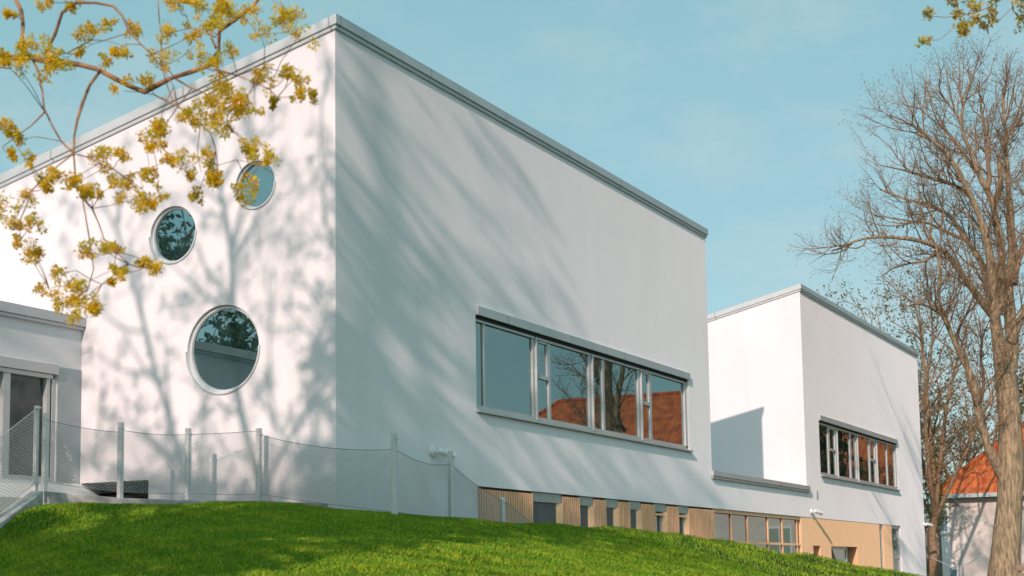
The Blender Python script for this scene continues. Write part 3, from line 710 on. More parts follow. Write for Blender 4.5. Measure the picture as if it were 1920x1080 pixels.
# ---- the big bare tree at the right edge
def big_tree():
    D = 45.0
    base = at(1884, 1050, D)
    root = empty("bare_tree", (base[0], base[1], float(ground(base[0], base[1])[0])), "large bare tree with forked pale trunk at the right edge", "tree")
    px_m = FPX / D
    def tr(lst, d0, d1, r0, r1):
        n = len(lst); pts = [at(x, y, D + d0 + (d1 - d0) * k / (n - 1)) for k, (x, y) in enumerate(lst)]
        pts = resample(pts, .45); m_ = len(pts); return pts, [r0 + (r1 - r0) * (k / (m_ - 1)) ** .8 for k in range(m_)]
    G = Grower(11, [dict(n=3.5, len=2.1, ang=46, r=.030, segs=6, up=.18, wander=.16, t0=.12, short=.35),
                    dict(n=4.6, len=1.0, ang=45, r=.013, segs=4, up=.08, wander=.22, t0=.12),
                    dict(n=7.5, len=.50, ang=45, r=.0085, segs=3, up=.06, wander=.25, t0=.08)])
    trunk = []
    gz = float(ground(base[0], base[1])[0]); 
    tk = [(1880, 1180), (1881, 1120), (1884, 1060), (1892, 960), (1895, 890), (1895, 820), (1890, 745), (1886, 705)]
    pts, _ = tr(tk, 0, 0, 1, 1); n = len(pts)
    prof = np.interp(np.linspace(0, 1, n), [0, .12, .3, .5, .62, .8, 1], [.66, .50, .43, .36, .39, .33, .34])
    trunk.append((pts, list(prof)))
    limbs = [
        ([(1886, 905), (1868, 870), (1850, 833), (1834, 769), (1823, 710), (1791, 645), (1772, 597), (1759, 554), (1764, 516), (1758, 470), (1740, 430)], 0, -1.5, .17, .03),
        ([(1886, 712), (1878, 690), (1872, 640), (1866, 600), (1862, 560), (1862, 533), (1857, 487), (1849, 442), (1832, 394), (1822, 371), (1797, 323), (1774, 287), (1753, 267), (1720, 250)], 0, -1.8, .23, .03),
        ([(1886, 712), (1893, 690), (1897, 640), (1894, 600), (1890, 533), (1895, 498), (1901, 471), (1895, 435), (1895, 387), (1891, 362), (1888, 310), (1884, 240), (1880, 165)], 0, 1.5, .24, .03),
        ([(1865, 598), (1845, 570), (1828, 548), (1812, 527), (1791, 498), (1766, 467), (1739, 456), (1714, 449), (1666, 444), (1632, 445), (1603, 452), (1578, 465), (1560, 470)], 0, -3, .13, .018),
        ([(1864, 590), (1853, 548), (1843, 498), (1812, 450), (1789, 415), (1772, 398), (1728, 381), (1697, 373), (1650, 355)], 0, 2.2, .15, .02),
        ([(1873, 590), (1876, 533), (1878, 471), (1870, 425), (1862, 387), (1851, 356), (1832, 323), (1818, 279), (1805, 250), (1801, 225), (1782, 200), (1766, 179), (1750, 160)], .2, -.8, .17, .02),
        ([(1862, 387), (1872, 362), (1878, 335), (1872, 308), (1878, 287), (1887, 260), (1903, 229), (1916, 190), (1925, 150)], 0, 1.8, .10, .02),
        ([(1851, 356), (1856, 330), (1850, 290), (1846, 240), (1838, 190), (1836, 150)], -.3, .6, .08, .015),
        ([(1832, 323), (1815, 300), (1790, 262), (1768, 240), (1745, 222), (1720, 200)], -.2, 1.5, .07, .015),
        ([(1801, 225), (1806, 200), (1800, 175), (1790, 150), (1785, 135)], -.5, .3, .05, .012),
        ([(1897, 640), (1912, 600), (1930, 560), (1950, 470), (1965, 380), (1970, 280)], 0, -1.2, .13, .02),
        ([(1901, 533), (1907, 496), (1928, 440), (1945, 380), (1950, 300), (1948, 220)], .2, 1.6, .11, .02),
        ([(1898, 890), (1925, 850), (1960, 800), (1990, 720), (2010, 620), (2030, 500)], 0, 1.5, .15, .02),
        ([(1822, 371), (1800, 352), (1765, 340), (1730, 330), (1690, 318), (1650, 310)], 0, -1.6, .07, .014),
        ([(1812, 450), (1780, 438), (1745, 420), (1710, 415), (1668, 408), (1640, 405)], .8, 3.0, .07, .014),
        ([(1774, 287), (1745, 262), (1715, 238), (1685, 222), (1662, 215)], -1, -2.4, .05, .012),
        ([(1791, 645), (1800, 610), (1812, 590), (1824, 560), (1830, 540)], -.3, -2, .07, .015),
        ([(1834, 769), (1844, 730), (1842, 690), (1838, 660), (1846, 620), (1856, 600)], 0, -2, .07, .015),
        ([(1772, 597), (1750, 580), (1728, 570), (1705, 572), (1690, 580)], -.4, -2.4, .05, .012),
        ([(1758, 470), (1735, 490), (1700, 495), (1670, 505), (1650, 520)], -1.2, -.2, .05, .012),
    ]
    for lst, d0, d1, r0, r1 in limbs:
        pts, rr = tr(lst, d0, d1, r0, r1)
        (trunk if r0 > .12 else G.out[0]).append((pts, rr)); G.sprout(pts, rr, 0)
    pts, rr = tr([(1590, 460), (1578, 485), (1570, 505), (1560, 522)], -2.7, -2.9, .012, .005); G.limb(pts, rr, 1)
    # burrs and bark swellings on the bole
    bm = bmesh.new()
    rg = random.Random(4)
    tube = tube_obj("trunk", trunk, 14, M_BARK, root)
    dm = tube.modifiers.new("bark", 'DISPLACE'); tx = bpy.data.textures.new("bark_lumps", 'CLOUDS'); tx.noise_scale = .35; dm.texture = tx; dm.strength = .07; dm.texture_coords = 'GLOBAL'
    bm.free()
    tube_obj("limbs", G.out[0] + G.out[1], 6, M_BARKB, root)
    tube_obj("twigs", G.out[2], 4, M_TWIG, root)
    tube_obj("fine_twigs", G.out[3], 3, M_TWIG, root)
    tips = [p for p, d, l in G.tips if l == 3]
    rg.shuffle(tips)
    leaf_cloud("buds", tips[:int(len(tips) * .8)], 2, .015, .024, [(.16, .13, .055), (.20, .11, .06), (.13, .13, .05)], M_LEAF, root, 3, elong=1.5)
    return root
big_tree()

# ---- generic leafing trees
def leafing_tree(x, y, height, seed, label, trunk_r=.22, spread=.42, leafcols=None, leaf=.05, per=3, lean=(0, 0), group=None, leaf_frac=.7, name="young_leaf_tree", levels=None, keep=None, z0=None, forks=5, fork_at=.25):
    zb = float(ground(x, y)[0]) if z0 is None else z0
    root = empty(name, (x, y, zb), label, "tree", group)
    rg = random.Random(seed)
    G = Grower(seed, levels or [dict(n=2.0, len=height * .18, ang=46, r=.045, segs=5, up=.08, wander=.17, t0=.12, short=.3),
                                dict(n=3.0, len=height * .08, ang=46, r=.017, segs=4, up=.03, wander=.2, t0=.15),
                                dict(n=4.2, len=height * .036, ang=46, r=.009, segs=3, up=.04, wander=.25, t0=.1)], keep)
    tk = [(x, y, zb - .3)]; o = np.array([x, y, zb]); fk = height * fork_at
    for k in range(1, 5): tk.append((x + lean[0] * k / 4 + rg.gauss(0, .06), y + lean[1] * k / 4 + rg.gauss(0, .06), zb + fk * k / 4))
    pts = resample(tk, .4); n = len(pts); rr = [trunk_r * (1.25 - .45 * k / (n - 1)) for k in range(n)]
    trunk = [(pts, rr)]
    for f in range(forks):
        a = 2 * math.pi * (f + rg.random() * .6) / forks; out_ = spread * height * rg.uniform(.55, 1.0) if f else .1 * height
        hh = height * rg.uniform(.72, .95) if f else height * 1.0
        s = np.array(pts[-1 - int(rg.random() * 3)]); 
        mid = s + np.array([math.cos(a) * out_ * .35, math.sin(a) * out_ * .35, (hh - fk) * .45])
        mid2 = s + np.array([math.cos(a + .15) * out_ * .7, math.sin(a + .15) * out_ * .7, (hh - fk) * .75])
        end = s + np.array([math.cos(a + .1) * out_, math.sin(a + .1) * out_, hh - fk])
        lp = resample([s, mid + rg.gauss(0, .15), mid2 + rg.gauss(0, .2), end], .5); m_ = len(lp)
        lr = [trunk_r * .62 * (1 - .9 * k / (m_ - 1)) for k in range(m_)]
        trunk.append((lp, lr)); G.sprout(lp, lr, 0)
    tube_obj("trunk", trunk, 9, M_BARKB, root)
    tube_obj("limbs", G.out[1], 5, M_BARKB, root)
    tube_obj("twigs", G.out[2] + G.out[3], 3, M_TWIG, root)
    tips = [p for p, d, l in G.tips if l == 3]; rg.shuffle(tips); tips = tips[:int(len(tips) * leaf_frac)]
    if tips:
        leaf_cloud("crown", tips, per, .07, leaf, leafcols or [(.15, .13, .04), (.20, .17, .05), (.24, .17, .06)], M_LEAF, root, seed + 1)
    return root
OL = [(.15, .13, .045), (.22, .17, .05), (.26, .18, .07), (.12, .12, .04)]
GRP = "leafing trees behind the rear block"
for px, d, h, sd, lb_, lean, tr_ in ((1741, 67, 15.0, 21, "thin budding tree touching the right corner of the white building", (.4, -.3), .19),
                                     (1768, 76, 15.0, 22, "budding tree with spreading crown between building corner and red roofed house", (1.0, .2), .17),
                                     (1655, 86, 16.5, 23, "budding treetop rising behind the rear block roof", (0, 0), .25),
                                     (1825, 98, 14.5, 24, "farther budding tree seen above the red roof left of the big trunk", (0, 0), .25)):
    q = at(px, 1040, d)
    leafing_tree(q[0], q[1], h, sd, lb_, trunk_r=tr_, leafcols=OL, leaf=.075, per=3, lean=lean, group=GRP, leaf_frac=.75, spread=.36)

# ivy-like shrub at the foot of the corner tree
q = at(1752, 930, 69)
sh = empty("shrub", (q[0], q[1], float(ground(q[0], q[1])[0])), "dark olive shrub behind the right corner of the white building", "shrub")
rg = np.random.default_rng(8)
cen = np.stack([q[0] + rg.normal(0, .3, 70), q[1] + rg.normal(0, .28, 70), rg.uniform(2.0, 4.2, 70)], 1)
leaf_cloud("foliage", cen, 8, .22, .10, [(.22, .20, .06), (.30, .25, .08), (.16, .17, .05)], M_LEAF, sh, 9)
tube_obj("stem", [([(q[0] + .2 * k, q[1], -1.5), (q[0] + .1 * k, q[1] + .1, 1.5), (q[0] + .25 * k, q[1], 4)], [.06, .045, .01]) for k in (-2, -1, 0, 1, 2)], 5, M_BARKB, sh)

# ---- maple on the left: hanging blossom branch in view, the crown out of view above and left
YEL = [(.92, .60, .03), (.95, .66, .03), (.78, .58, .04), (.62, .58, .06), (.86, .56, .03)]
def blossoms(name, cen, rr, parent, seed, per=90, size=.011):
    rgn = np.random.default_rng(seed); sub = []; sp = []
    for c, r in zip(cen, rr):
        k = int(rgn.integers(4, 7))
        for _ in range(k):
            o = rgn.normal(size=3); o /= np.linalg.norm(o); sub.append(np.array(c) + o * r * rgn.uniform(.3, 1.1)); sp.append(r * rgn.uniform(.25, .58))
    return leaf_cloud(name, sub, per // 5, np.array(sp), size, YEL, M_LEAF, parent, seed, elong=1.9)
def hanging(px_lines, D, rscale, seed):
    out_ = []
    for lst, d0, d1, r0, r1 in px_lines:
        n = len(lst); pts = resample([at(x, y, D + d0 + (d1 - d0) * k / (n - 1)) for k, (x, y) in enumerate(lst)], .12); m_ = len(pts)
        rj = random.Random(n * 7 + m_ + seed); jit = .35 * min(r0, r1) + .0015
        pts = [pts[0]] + [(p[0] + rj.gauss(0, jit), p[1] + rj.gauss(0, jit), p[2] + rj.gauss(0, jit)) for p in pts[1:-1]] + [pts[-1]]
        out_.append((pts, [(r0 + (r1 - r0) * k / (m_ - 1)) * rscale * rj.uniform(.70, 1.02) for k in range(m_)]))
    return out_
MAPLE = (-17.2, -2.6)
def left_maple():
    D = 8.6; zb = float(ground(*MAPLE)[0])
    root = empty("maple_tree", (MAPLE[0], MAPLE[1], zb), "maple branch hung with yellow blossom clusters across the upper left", "tree")
    start = at(-420, 60, 8.9)
    B = [
        ([(-700, 40), (-420, 62), (-150, 92), (0, 105), (60, 107), (150, 123), (205, 140), (275, 177), (300, 152), (330, 144), (393, 123), (412, 85), (411, 60), (440, 38), (478, 5), (505, -40), (520, -90)], 1.0, .3, .036, .012),
        ([(60, 108), (74, 145), (84, 205), (104, 250), (138, 288)], .28, .0, .009, .006),
        ([(188, 133), (165, 165), (148, 210), (140, 250), (138, 288)], .22, .0, .013, .008),
        ([(138, 288), (170, 298), (205, 313), (232, 330)], 0, -.3, .006, .003), ([(138, 288), (112, 308), (70, 345), (55, 362), (50, 385), (38, 402), (38, 450)], 0, -.3, .006, .003),
        ([(138, 288), (142, 330), (152, 365), (160, 395), (168, 450), (175, 525), (150, 550), (140, 565)], 0, .3, .006, .004), ([(155, 372), (178, 400), (195, 447), (235, 490), (266, 505)], .1, -.2, .006, .003),
        ([(172, 525), (200, 535), (212, 528)], .2, .2, .003, .002), ([(150, 550), (120, 535), (92, 540)], .3, .3, .003, .002), ([(84, 210), (60, 235), (30, 255), (5, 275)], .1, .3, .006, .003),
        ([(52, 104), (40, 60), (42, 35), (30, 5), (18, -30), (0, -90)], .2, .5, .013, .018), ([(85, 100), (103, 62), (118, 22), (150, 2), (205, 10), (225, 22), (245, 60), (268, 85), (285, 102)], .2, -.3, .012, .005),
        ([(285, 102), (300, 120), (325, 160), (330, 200)], -.3, -.5, .004, .003), ([(330, 148), (360, 165), (385, 175)], .1, .0, .007, .005), ([(385, 128), (440, 142), (500, 165), (520, 182)], .1, -.2, .005, .003),
        ([(290, 178), (330, 198), (375, 230), (395, 250), (405, 285), (408, 310)], .2, -.1, .006, .003), ([(408, 310), (430, 300), (455, 302), (490, 310), (520, 330)], -.1, -.1, .003, .002), ([(296, -30), (299, 40), (303, 70), (304, 120), (324, 190)], .5, .2, .006, .004),
        ([(440, 38), (425, 45), (410, 62)], .1, .1, .006, .004), ([(455, 28), (470, 60), (500, 65), (540, 60)], .1, .1, .004, .002), ([(360, 165), (345, 195), (322, 205), (305, 250), (285, 262)], .0, .1, .005, .002),
        ([(405, 70), (360, 52), (335, 50), (315, 62)], .1, .2, .005, .003), ([(125, 100), (180, 70), (160, 50)], .1, .2, .005, .003), ([(440, 142), (480, 130), (520, 120), (545, 138)], .0, .1, .004, .002),
        ([(378, 235), (400, 225), (425, 235)], .0, .1, .003, .002), ([(20, 128), (0, 126), (-40, 130)], .3, .5, .006, .006), ([(405, 90), (395, 60), (405, 20), (415, -30)], .1, .4, .008, .009), ([(310, -20), (330, 10), (350, 30)], .4, .4, .005, .003),
    ]
    br = hanging(B, D, 1.0, 1)
    # the carrying limb back to the trunk
    s = br[0][0][0]; tp = np.array([MAPLE[0], MAPLE[1], 4.0])
    carry = resample([tp, tp * .6 + np.array(s) * .4 + (0, 0, .5), s], .2); n = len(carry); br.append((carry, [.085 + (.036 - .085) * k / (n - 1) for k in range(n)]))
    CL = [(15, 25), (85, 8), (135, 5), (155, 62), (175, 60), (200, 48), (250, 58), (312, 60), (215, 98), (228, 85), (205, 118), (100, 130), (90, 142), (112, 118), (35, 132), (45, 100), (70, 100), (420, 6), (405, 32), (415, 15), (428, 22), (468, 20), (524, 38),
          (548, 18), (540, 36), (560, 62), (487, 68), (360, 65), (365, 88), (390, 50), (433, 95), (410, 120), (270, 150), (235, 172), (308, 110), (302, 115), (400, 130), (422, 158), (415, 165), (540, 135), (560, 138), (562, 178), (585, 175), (345, 212), (380, 195), (392, 190), (408, 192), (365, 206),
          (310, 232), (300, 252), (276, 240), (290, 272), (358, 226), (405, 215), (420, 240), (450, 190), (465, 192), (478, 208), (515, 192), (505, 150), (490, 142), (472, 280), (484, 286), (462, 278), (508, 297), (470, 350), (464, 362), (390, 292), (380, 326), (392, 330), (362, 332), (372, 370), (410, 322), (275, 320), (284, 328), (188, 290), (198, 296), (234, 290),
          (105, 324), (85, 350), (152, 340), (168, 348), (160, 360), (180, 360), (122, 336), (90, 340), (45, 370), (24, 420), (66, 424), (30, 448), (58, 470), (68, 480), (8, 230), (15, 245), (40, 257), (22, 294), (50, 298), (252, 372), (268, 378), (285, 376), (300, 372), (224, 462), (218, 505), (230, 512), (214, 535), (268, 488), (290, 502), (162, 474), (187, 468), (110, 512),
          (82, 542), (140, 530), (146, 540), (126, 565), (140, 578), (152, 584), (170, 568), (182, 572), (100, 572), (10, 390), (150, 100), (60, 92), (235, 340), (215, 345), (300, 245), (335, 290), (318, 300), (5, 100), (8, 118), (330, 12), (380, 8), (345, 2), (440, 205), (430, 225), (395, 240), (405, 340)]
    rg = random.Random(5); cen = []; rr = []
    for x, y in CL:
        cen.append(at(x + rg.uniform(-4, 4), y + rg.uniform(-4, 4), D + rg.uniform(-.35, .35))); rr.append(rg.choice((.04, .06, .072, .082)) * rg.uniform(.8, 1.15))
    blossoms("blossom", cen, rr, root, 6, per=230, size=.0105)
    rg2 = np.random.default_rng(3); st = []
    allp = np.array([p for b, _ in br[:-1] for p in b])
    for c in cen:                                              # a short twig from each cluster to the nearest wood
        d = ((allp - c) ** 2).sum(1); p = allp[int(d.argmin())]
        if d.min() < .8: st.append(([tuple(p), tuple((p + c) / 2 + rg2.normal(0, .012, 3)), tuple(c)], [.0028, .0022, .0016]))
    tube_obj("hanging_branch", br + st, 6, M_TWIGD, root)
    # crown overhead
    keep = lambda p: not in_frame(p, 120)
    G = Grower(31, [dict(n=2.3, len=2.7, ang=50, r=.056, segs=5, up=.10, wander=.17, t0=.12, short=.3),
                    dict(n=2.6, len=1.0, ang=46, r=.016, segs=4, up=.02, wander=.2, t0=.15),
                    dict(n=2.8, len=.36, ang=46, r=.007, segs=3, up=.0, wander=.25, t0=.1)], keep)
    x, y = MAPLE; T = []
    tk = resample([(x, y, zb - .3), (x + .05, y, zb + 2), (x - .1, y + .1, 3.5), (x, y + .2, 6.5)], .4); n = len(tk); T.append((tk, [.42 - .14 * k / (n - 1) for k in range(n)]))
    # main limbs (world), their shadows climb the end wall
    L_ = [([(0, .2, 6.3), (.2, -.35, 8.6), (-.1, .1, 10.4), (.1, -.5, 12.4), (0, -.2, 14.6), (0, .1, 17.2)], .20), ([(0, .1, 5.2), (.3, 1.2, 7.6), (.1, 1.9, 9.8), (.3, 2.3, 12.2), (0, 2.9, 15.0), (0, 3.2, 16.6)], .17),
          ([(0, 0, 5.6), (-.6, 2.2, 8.0), (-.8, 3.6, 10.2), (-.6, 4.6, 12.8), (-.6, 5.6, 15.0)], .15), ([(0, 0, 5.8), (.6, -1.6, 8.0), (.6, -2.6, 10.6), (.4, -3.2, 13.2), (.5, -3.6, 15.6)], .16),
          ([(0, 0, 5.0), (-1.5, -1.5, 7.4), (-2.5, -2.6, 9.8), (-3.2, -3.6, 12.0), (-3.4, -4.2, 14.0)], .15), ([(0, 0, 4.6), (-1.8, 1.8, 7.0), (-3.0, 3.6, 8.6), (-3.6, 5.2, 10.0)], .14), ([(0, 0, 5.4), (1.3, -.2, 7.4), (2.0, -1.0, 9.8), (2.4, -1.6, 12.4), (2.6, -1.9, 14.4)], .14),
          ([(0, 0, 6.2), (.3, -1.0, 9.6), (.2, -2.4, 13.0), (.1, -3.6, 16.2)], .13), ([(0, 0, 6.0), (-.3, -1.6, 9.0), (-.8, -4.0, 12.4), (-1.0, -5.6, 15.0)], .13), ([(0, 0, 6.5), (-.2, -.3, 10.5), (-.5, -.9, 14.0), (-.6, -1.4, 16.6)], .13), ([(0, 0, 5.2), (.2, -2.4, 7.4), (.4, -4.4, 9.4), (.4, -5.8, 11.8), (.2, -6.6, 13.6)], .14), ([(0, 0, 4.8), (-.8, -2.2, 6.6), (-1.4, -4.6, 8.6), (-1.8, -6.2, 10.6), (-2.0, -7.4, 12.6)], .13), ([(0, 0, 6.2), (-.4, -1.4, 9.4), (-.6, -2.2, 12.2), (-.6, -2.6, 14.8), (-.5, -2.8, 16.6)], .13),
          ([(0, .1, 5.5), (-2, -.2, 8.4), (-3.4, .4, 11.0), (-3.8, .8, 13.4)], .14), ([(0, 0, 6.0), (.4, 3.0, 7.6), (.2, 5.0, 8.8), (0, 6.6, 9.6)], .11)]
    for lst, r0 in L_:
        pts = resample([(x + a + .22 * math.sin(c * 2.1 + b * 3), y + b + .25 * math.sin(c * 1.7 + a * 5 + b), c * 1.06) for a, b, c in lst], .35); m_ = len(pts); lr = [r0 * .68 * (1 - .88 * k / (m_ - 1)) for k in range(m_)]
        T.append((pts, lr)); G.sprout(pts, lr, 0)
    tube_obj("trunk", T, 9, M_BARK, root)
    tube_obj("limbs", G.out[1], 5, M_BARKB, root); tube_obj("twigs", G.out[2] + G.out[3], 3, M_TWIG, root)
    tips = [p for p, d, l in G.tips if l >= 2]; rg.shuffle(tips); tips = tips[:int(len(tips) * .6)]
    leaf_cloud("crown_blossom", tips, 10, .12, .058, YEL, M_LEAF, root, 7)
left_maple()

# a second maple behind the photographer, whose shade lies on the lawn
def shade_maple():
    keep = lambda p: not in_frame(p, 150)
    leafing_tree(-21.2, -3.2, 13.4, 41, "maple beside the viewpoint, its crown shading the left of the lawn", trunk_r=.3, spread=.30, leafcols=YEL, leaf=.19, per=12, leaf_frac=.95, name="shade_maple", keep=keep, forks=7, fork_at=.3)
shade_maple()

# the branch tips reaching in at the top right corner
def corner_tree():
    x, y = -6.0, -15.2; zb = float(ground(x, y)[0]); D = 10.5
    root = empty("corner_maple", (x, y, zb), "blurred budding branch tips hanging in at the top right corner", "tree")
    B = [([(2150, -160), (2010, -80), (1960, -40), (1920, 5), (1896, -10)], 0, 0, .016, .010), ([(1896, -12), (1897, 15), (1908, 30), (1922, 45)], 0, 0, .008, .004), ([(1897, 15), (1872, 40), (1852, 48), (1840, 48)], 0, .1, .003, .002),
         ([(1940, -60), (1900, -40), (1873, 3), (1850, 15), (1826, 25), (1805, 30), (1790, 30), (1758, 34), (1744, 30)], .1, -.1, .008, .002), ([(1826, 25), (1822, 38), (1795, 48), (1775, 62), (1754, 80), (1735, 76)], .0, -.1, .004, .002), ([(1860, -30), (1838, 5), (1826, 24)], .1, 0, .004, .003)]
    br = hanging(B, D, 1.0, 2)
    s = br[0][0][0]; tp = np.array([x, y - .2, 4.5]); c = resample([tp, (tp + np.array(s)) / 2 + (0, 0, .5), s], .3); n = len(c); br.append((c, [.06 - .044 * k / (n - 1) for k in range(n)]))
    tube_obj("hanging_branch", br, 6, M_TWIGD, root)
    rg = random.Random(7); CL = [(1741, 26, .03), (1730, 76, .035), (1822, 6, .06), (1828, 10, .045), (1802, 24, .045), (1800, 42, .045), (1812, 50, .045), (1808, 60, .03), (1832, 38, .04), (1846, 46, .03), (1858, 22, .045), (1856, 36, .03), (1914, 34, .055), (1918, 45, .05), (1916, 4, .05), (1862, 0, .04), (1780, -2, .035), (1792, 2, .03)]
    cen = [at(a, b, D + rg.uniform(-.2, .2)) for a, b, r in CL]; rr = [r for a, b, r in CL]
    subs = []; sp = []
    rgn = np.random.default_rng(4)
    for c_, r in zip(cen, rr):
        for _ in range(5): subs.append(c_ + rgn.normal(0, r * .45, 3)); sp.append(r * .45)
    leaf_cloud("blossom", subs, 12, np.array(sp), .017, [(.80, .58, .05), (.55, .45, .10), (.40, .26, .12), (.60, .40, .16), (.34, .36, .10)], M_LEAF, root, 4, elong=2.0)
    tk = resample([(x, y, zb - .3), (x + .1, y, 2), (x, y - .2, 4.5), (x + .3, y - .6, 8.5)], .4); n = len(tk)
    G = Grower(51, [dict(n=1.3, len=2.2, ang=50, r=.04, segs=4, up=.1, wander=.15, t0=.45), dict(n=2, len=.8, ang=46, r=.014, segs=3, up=.05, wander=.2, t0=.1)], lambda p: not in_frame(p, 150))
    rrk = [.2 - .15 * k / (n - 1) for k in range(n)]; G.sprout(tk, rrk, 0)
    tube_obj("trunk", [(tk, rrk)], 9, M_BARK, root); tube_obj("limbs", G.out[1] + G.out[2], 5, M_BARKB, root)
corner_tree()

# trees mirrored in the round windows, left of the wing
leafing_tree(-18.5, 21.5, 15.0, 61, "leafing tree behind the low wing, mirrored in the round windows", trunk_r=.3, spread=.36, leafcols=[(.07, .11, .025), (.10, .14, .03), (.16, .16, .04)], leaf=.13, per=9, leaf_frac=.9, forks=7, fork_at=.2)
leafing_tree(-27.0, 25.5, 14.0, 62, "leafing tree farther behind the low wing, mirrored in the large round window", trunk_r=.3, spread=.36, leafcols=[(.07, .11, .025), (.10, .14, .03), (.12, .16, .04)], leaf=.14, per=9, leaf_frac=.9, forks=7, fork_at=.2)

leafing_tree(50.6, -5.1, 11.0, 71, "leafing tree beside the red roofed house, mirrored in the far window", trunk_r=.16, spread=.15, leafcols=[(.16, .17, .05), (.24, .20, .08), (.12, .14, .04)], leaf=.14, per=9, leaf_frac=.95, forks=6, fork_at=.3)

# ------------------------------------------------------------------ neighbours on the right
def house():
    xa, xb, y0, y1, ze, zr = 56.2, 70.5, -32.5, 1.45, 3.50, 10.4
    zg = -1.9
    root = empty("red_roofed_house", (xa, y1, zg), "pale rendered house with orange tiled hip roof behind the big tree", "house")
    g = MB(); g.box(xa, xb, y0, y1, zg, ze); g.build("wall", M_WALLH, root)
    ov = .45; a, b, c, d = (xa - ov, y0 - ov, ze), (xb + ov, y0 - ov, ze), (xb + ov, y1 + ov, ze), (xa - ov, y1 + ov, ze)
    mx = (xa + xb) / 2; r0 = (mx, y0 + 7.3, zr); r1 = (mx, y1 - 7.3, zr)
    g = MB(); g.add([a, b, c, d, r0, r1], [(3, 0, 4, 5), (0, 1, 4), (1, 2, 5, 4), (2, 3, 5), (0, 3, 2, 1)])
    rf = g.build("roof", M_ROOF, root)
    g = MB()
    for p, q in ((d, r1), (a, r0), (r0, r1), (c, r1)): g.tube(p, q, .13, 8)
    g.build("ridge_tiles", M_ROOF, rf)
    g = MB(); g.box(xa - ov - .14, xa - ov + .02, y0 - ov, y1 + ov + .1, ze - .16, ze + .03); g.box(xa - ov, xa - .01, y0 - ov + .01, y1 + ov - .01, ze - .13, ze - .02); g.build("gutter", M_GUT, root)
    g = MB(); yd = y1 - .95; g.tube((xa - ov - .05, yd + .2, ze - .15), (xa - .1, yd, ze - .55), .055, 8); g.tube((xa - .1, yd, ze - .5), (xa - .1, yd, zg), .055, 8); g.build("downpipe", M_GUT, root)
    g = MB(); g.box(xa - .05, xa - .003, y1 - .42, y1 + .02, zg, ze - .16); g.build("corner_pilaster", M_WHITE, root)
    g = MB(); g.box(xa - .06, xa - .052, y1 - .30, y1 + .0, ze - 1.75, ze - .3); f = g.build("side_window", M_BLUE, root)
    g = MB(); g.box(xa - .14, xa - .055, y1 - .45, y1 + .05, ze - 1.92, ze - 1.80); g.build("sill", M_WHITE, f)
    g = MB(); g.box(xa - .09, xa - .006, y1 - .80, y1 - .35, zg, -.05); g.build("cellar_hatch", M_BLUE, root)
    for yy in (-5.2, -9.5, -14, -18.5):
        g = MB(); g.box(xa - .03, xa - .004, yy - .65, yy + .65, .3, 2.2); f = g.build("window", M_WHITE, root)
        g = MB(); g.box(xa - .05, xa - .034, yy - .55, yy - .04, .4, 2.1); g.box(xa - .05, xa - .034, yy + .04, yy + .55, .4, 2.1); g.build("pane", M_GLASS, f)
    # dormer
    yy = -10.5; z0 = 5.0
    g = MB(); g.hexa([(xa + .6, yy - .9, z0 - .5), (xa + 4, yy - .9, z0 - .5), (xa + 4, yy + .9, z0 - .5), (xa + .6, yy + .9, z0 - .5)], [(xa + .6, yy - .9, z0 + .7), (xa + 4, yy - .9, z0 + .7), (xa + 4, yy + .9, z0 + .7), (xa + .6, yy + .9, z0 + .7)])
    g.add([(xa + .6, yy - .9, z0 + .7), (xa + .6, yy + .9, z0 + .7), (xa + .6, yy, z0 + 1.5)], [(0, 1, 2)])
    dm = g.build("dormer", M_WHITE, root)
    g = MB(); g.add([(xa + .3, yy - 1.15, z0 + .55), (xa + 4.5, yy - 1.15, z0 + .55), (xa + 4.5, yy, z0 + 1.62), (xa + .3, yy, z0 + 1.62), (xa + 4.5, yy + 1.15, z0 + .55), (xa + .3, yy + 1.15, z0 + .55)], [(0, 1, 2, 3), (3, 2, 4, 5)]); g.build("dormer_roof", M_ROOF, dm)
    g = MB(); g.box(xa + .56, xa + .59, yy - .5, yy + .5, z0 - .3, z0 + .6); g.build("pane", M_GLASS, dm)
    g = MB(); g.box(mx - .5, mx + .5, -13, -12, zr - 1, zr + 1.3); g.build("chimney", M_WALLB, rf)
house()
def brown_building():
    p0 = at(1725, 1000, 84); p1 = at(1778, 1000, 84); zt = at(1770, 946, 84)[2]; zl = at(1742, 975, 84)[2]
    root = empty("brown_shed", (p0[0], p0[1], -1.6), "dull brown rendered gable wall left of the pale house", "building")
    dv = np.array([F_[0], F_[1], 0]) * 5; n = .0
    q0 = at(1715, 1000, 84)
    g = MB(); g.hexa([(q0[0], q0[1], -2), (p1[0], p1[1], -2), tuple(p1 + dv)[:2] + (-2,), tuple(q0 + dv)[:2] + (-2,)], [(q0[0], q0[1], zl - 1.2), (p1[0], p1[1], zt), tuple(p1 + dv)[:2] + (zt,), tuple(q0 + dv)[:2] + (zl - 1.2,)])
    g.build("wall", M_WALLB, root)
    u = p1 - q0; u = u / np.linalg.norm(u)
    g = MB(); a = np.array([q0[0], q0[1], zl - 1.19]) - u * .3 - dv * .05; b = np.array([p1[0], p1[1], zt + .01]) + u * .0 - dv * .05
    g.hexa([a, b, b + dv * 1.1, a + dv * 1.1], [a + (0, 0, .12), b + (0, 0, .12), b + dv * 1.1 + (0, 0, .12), a + dv * 1.1 + (0, 0, .12)]); g.build("roof", M_GREYB, root)
brown_building()
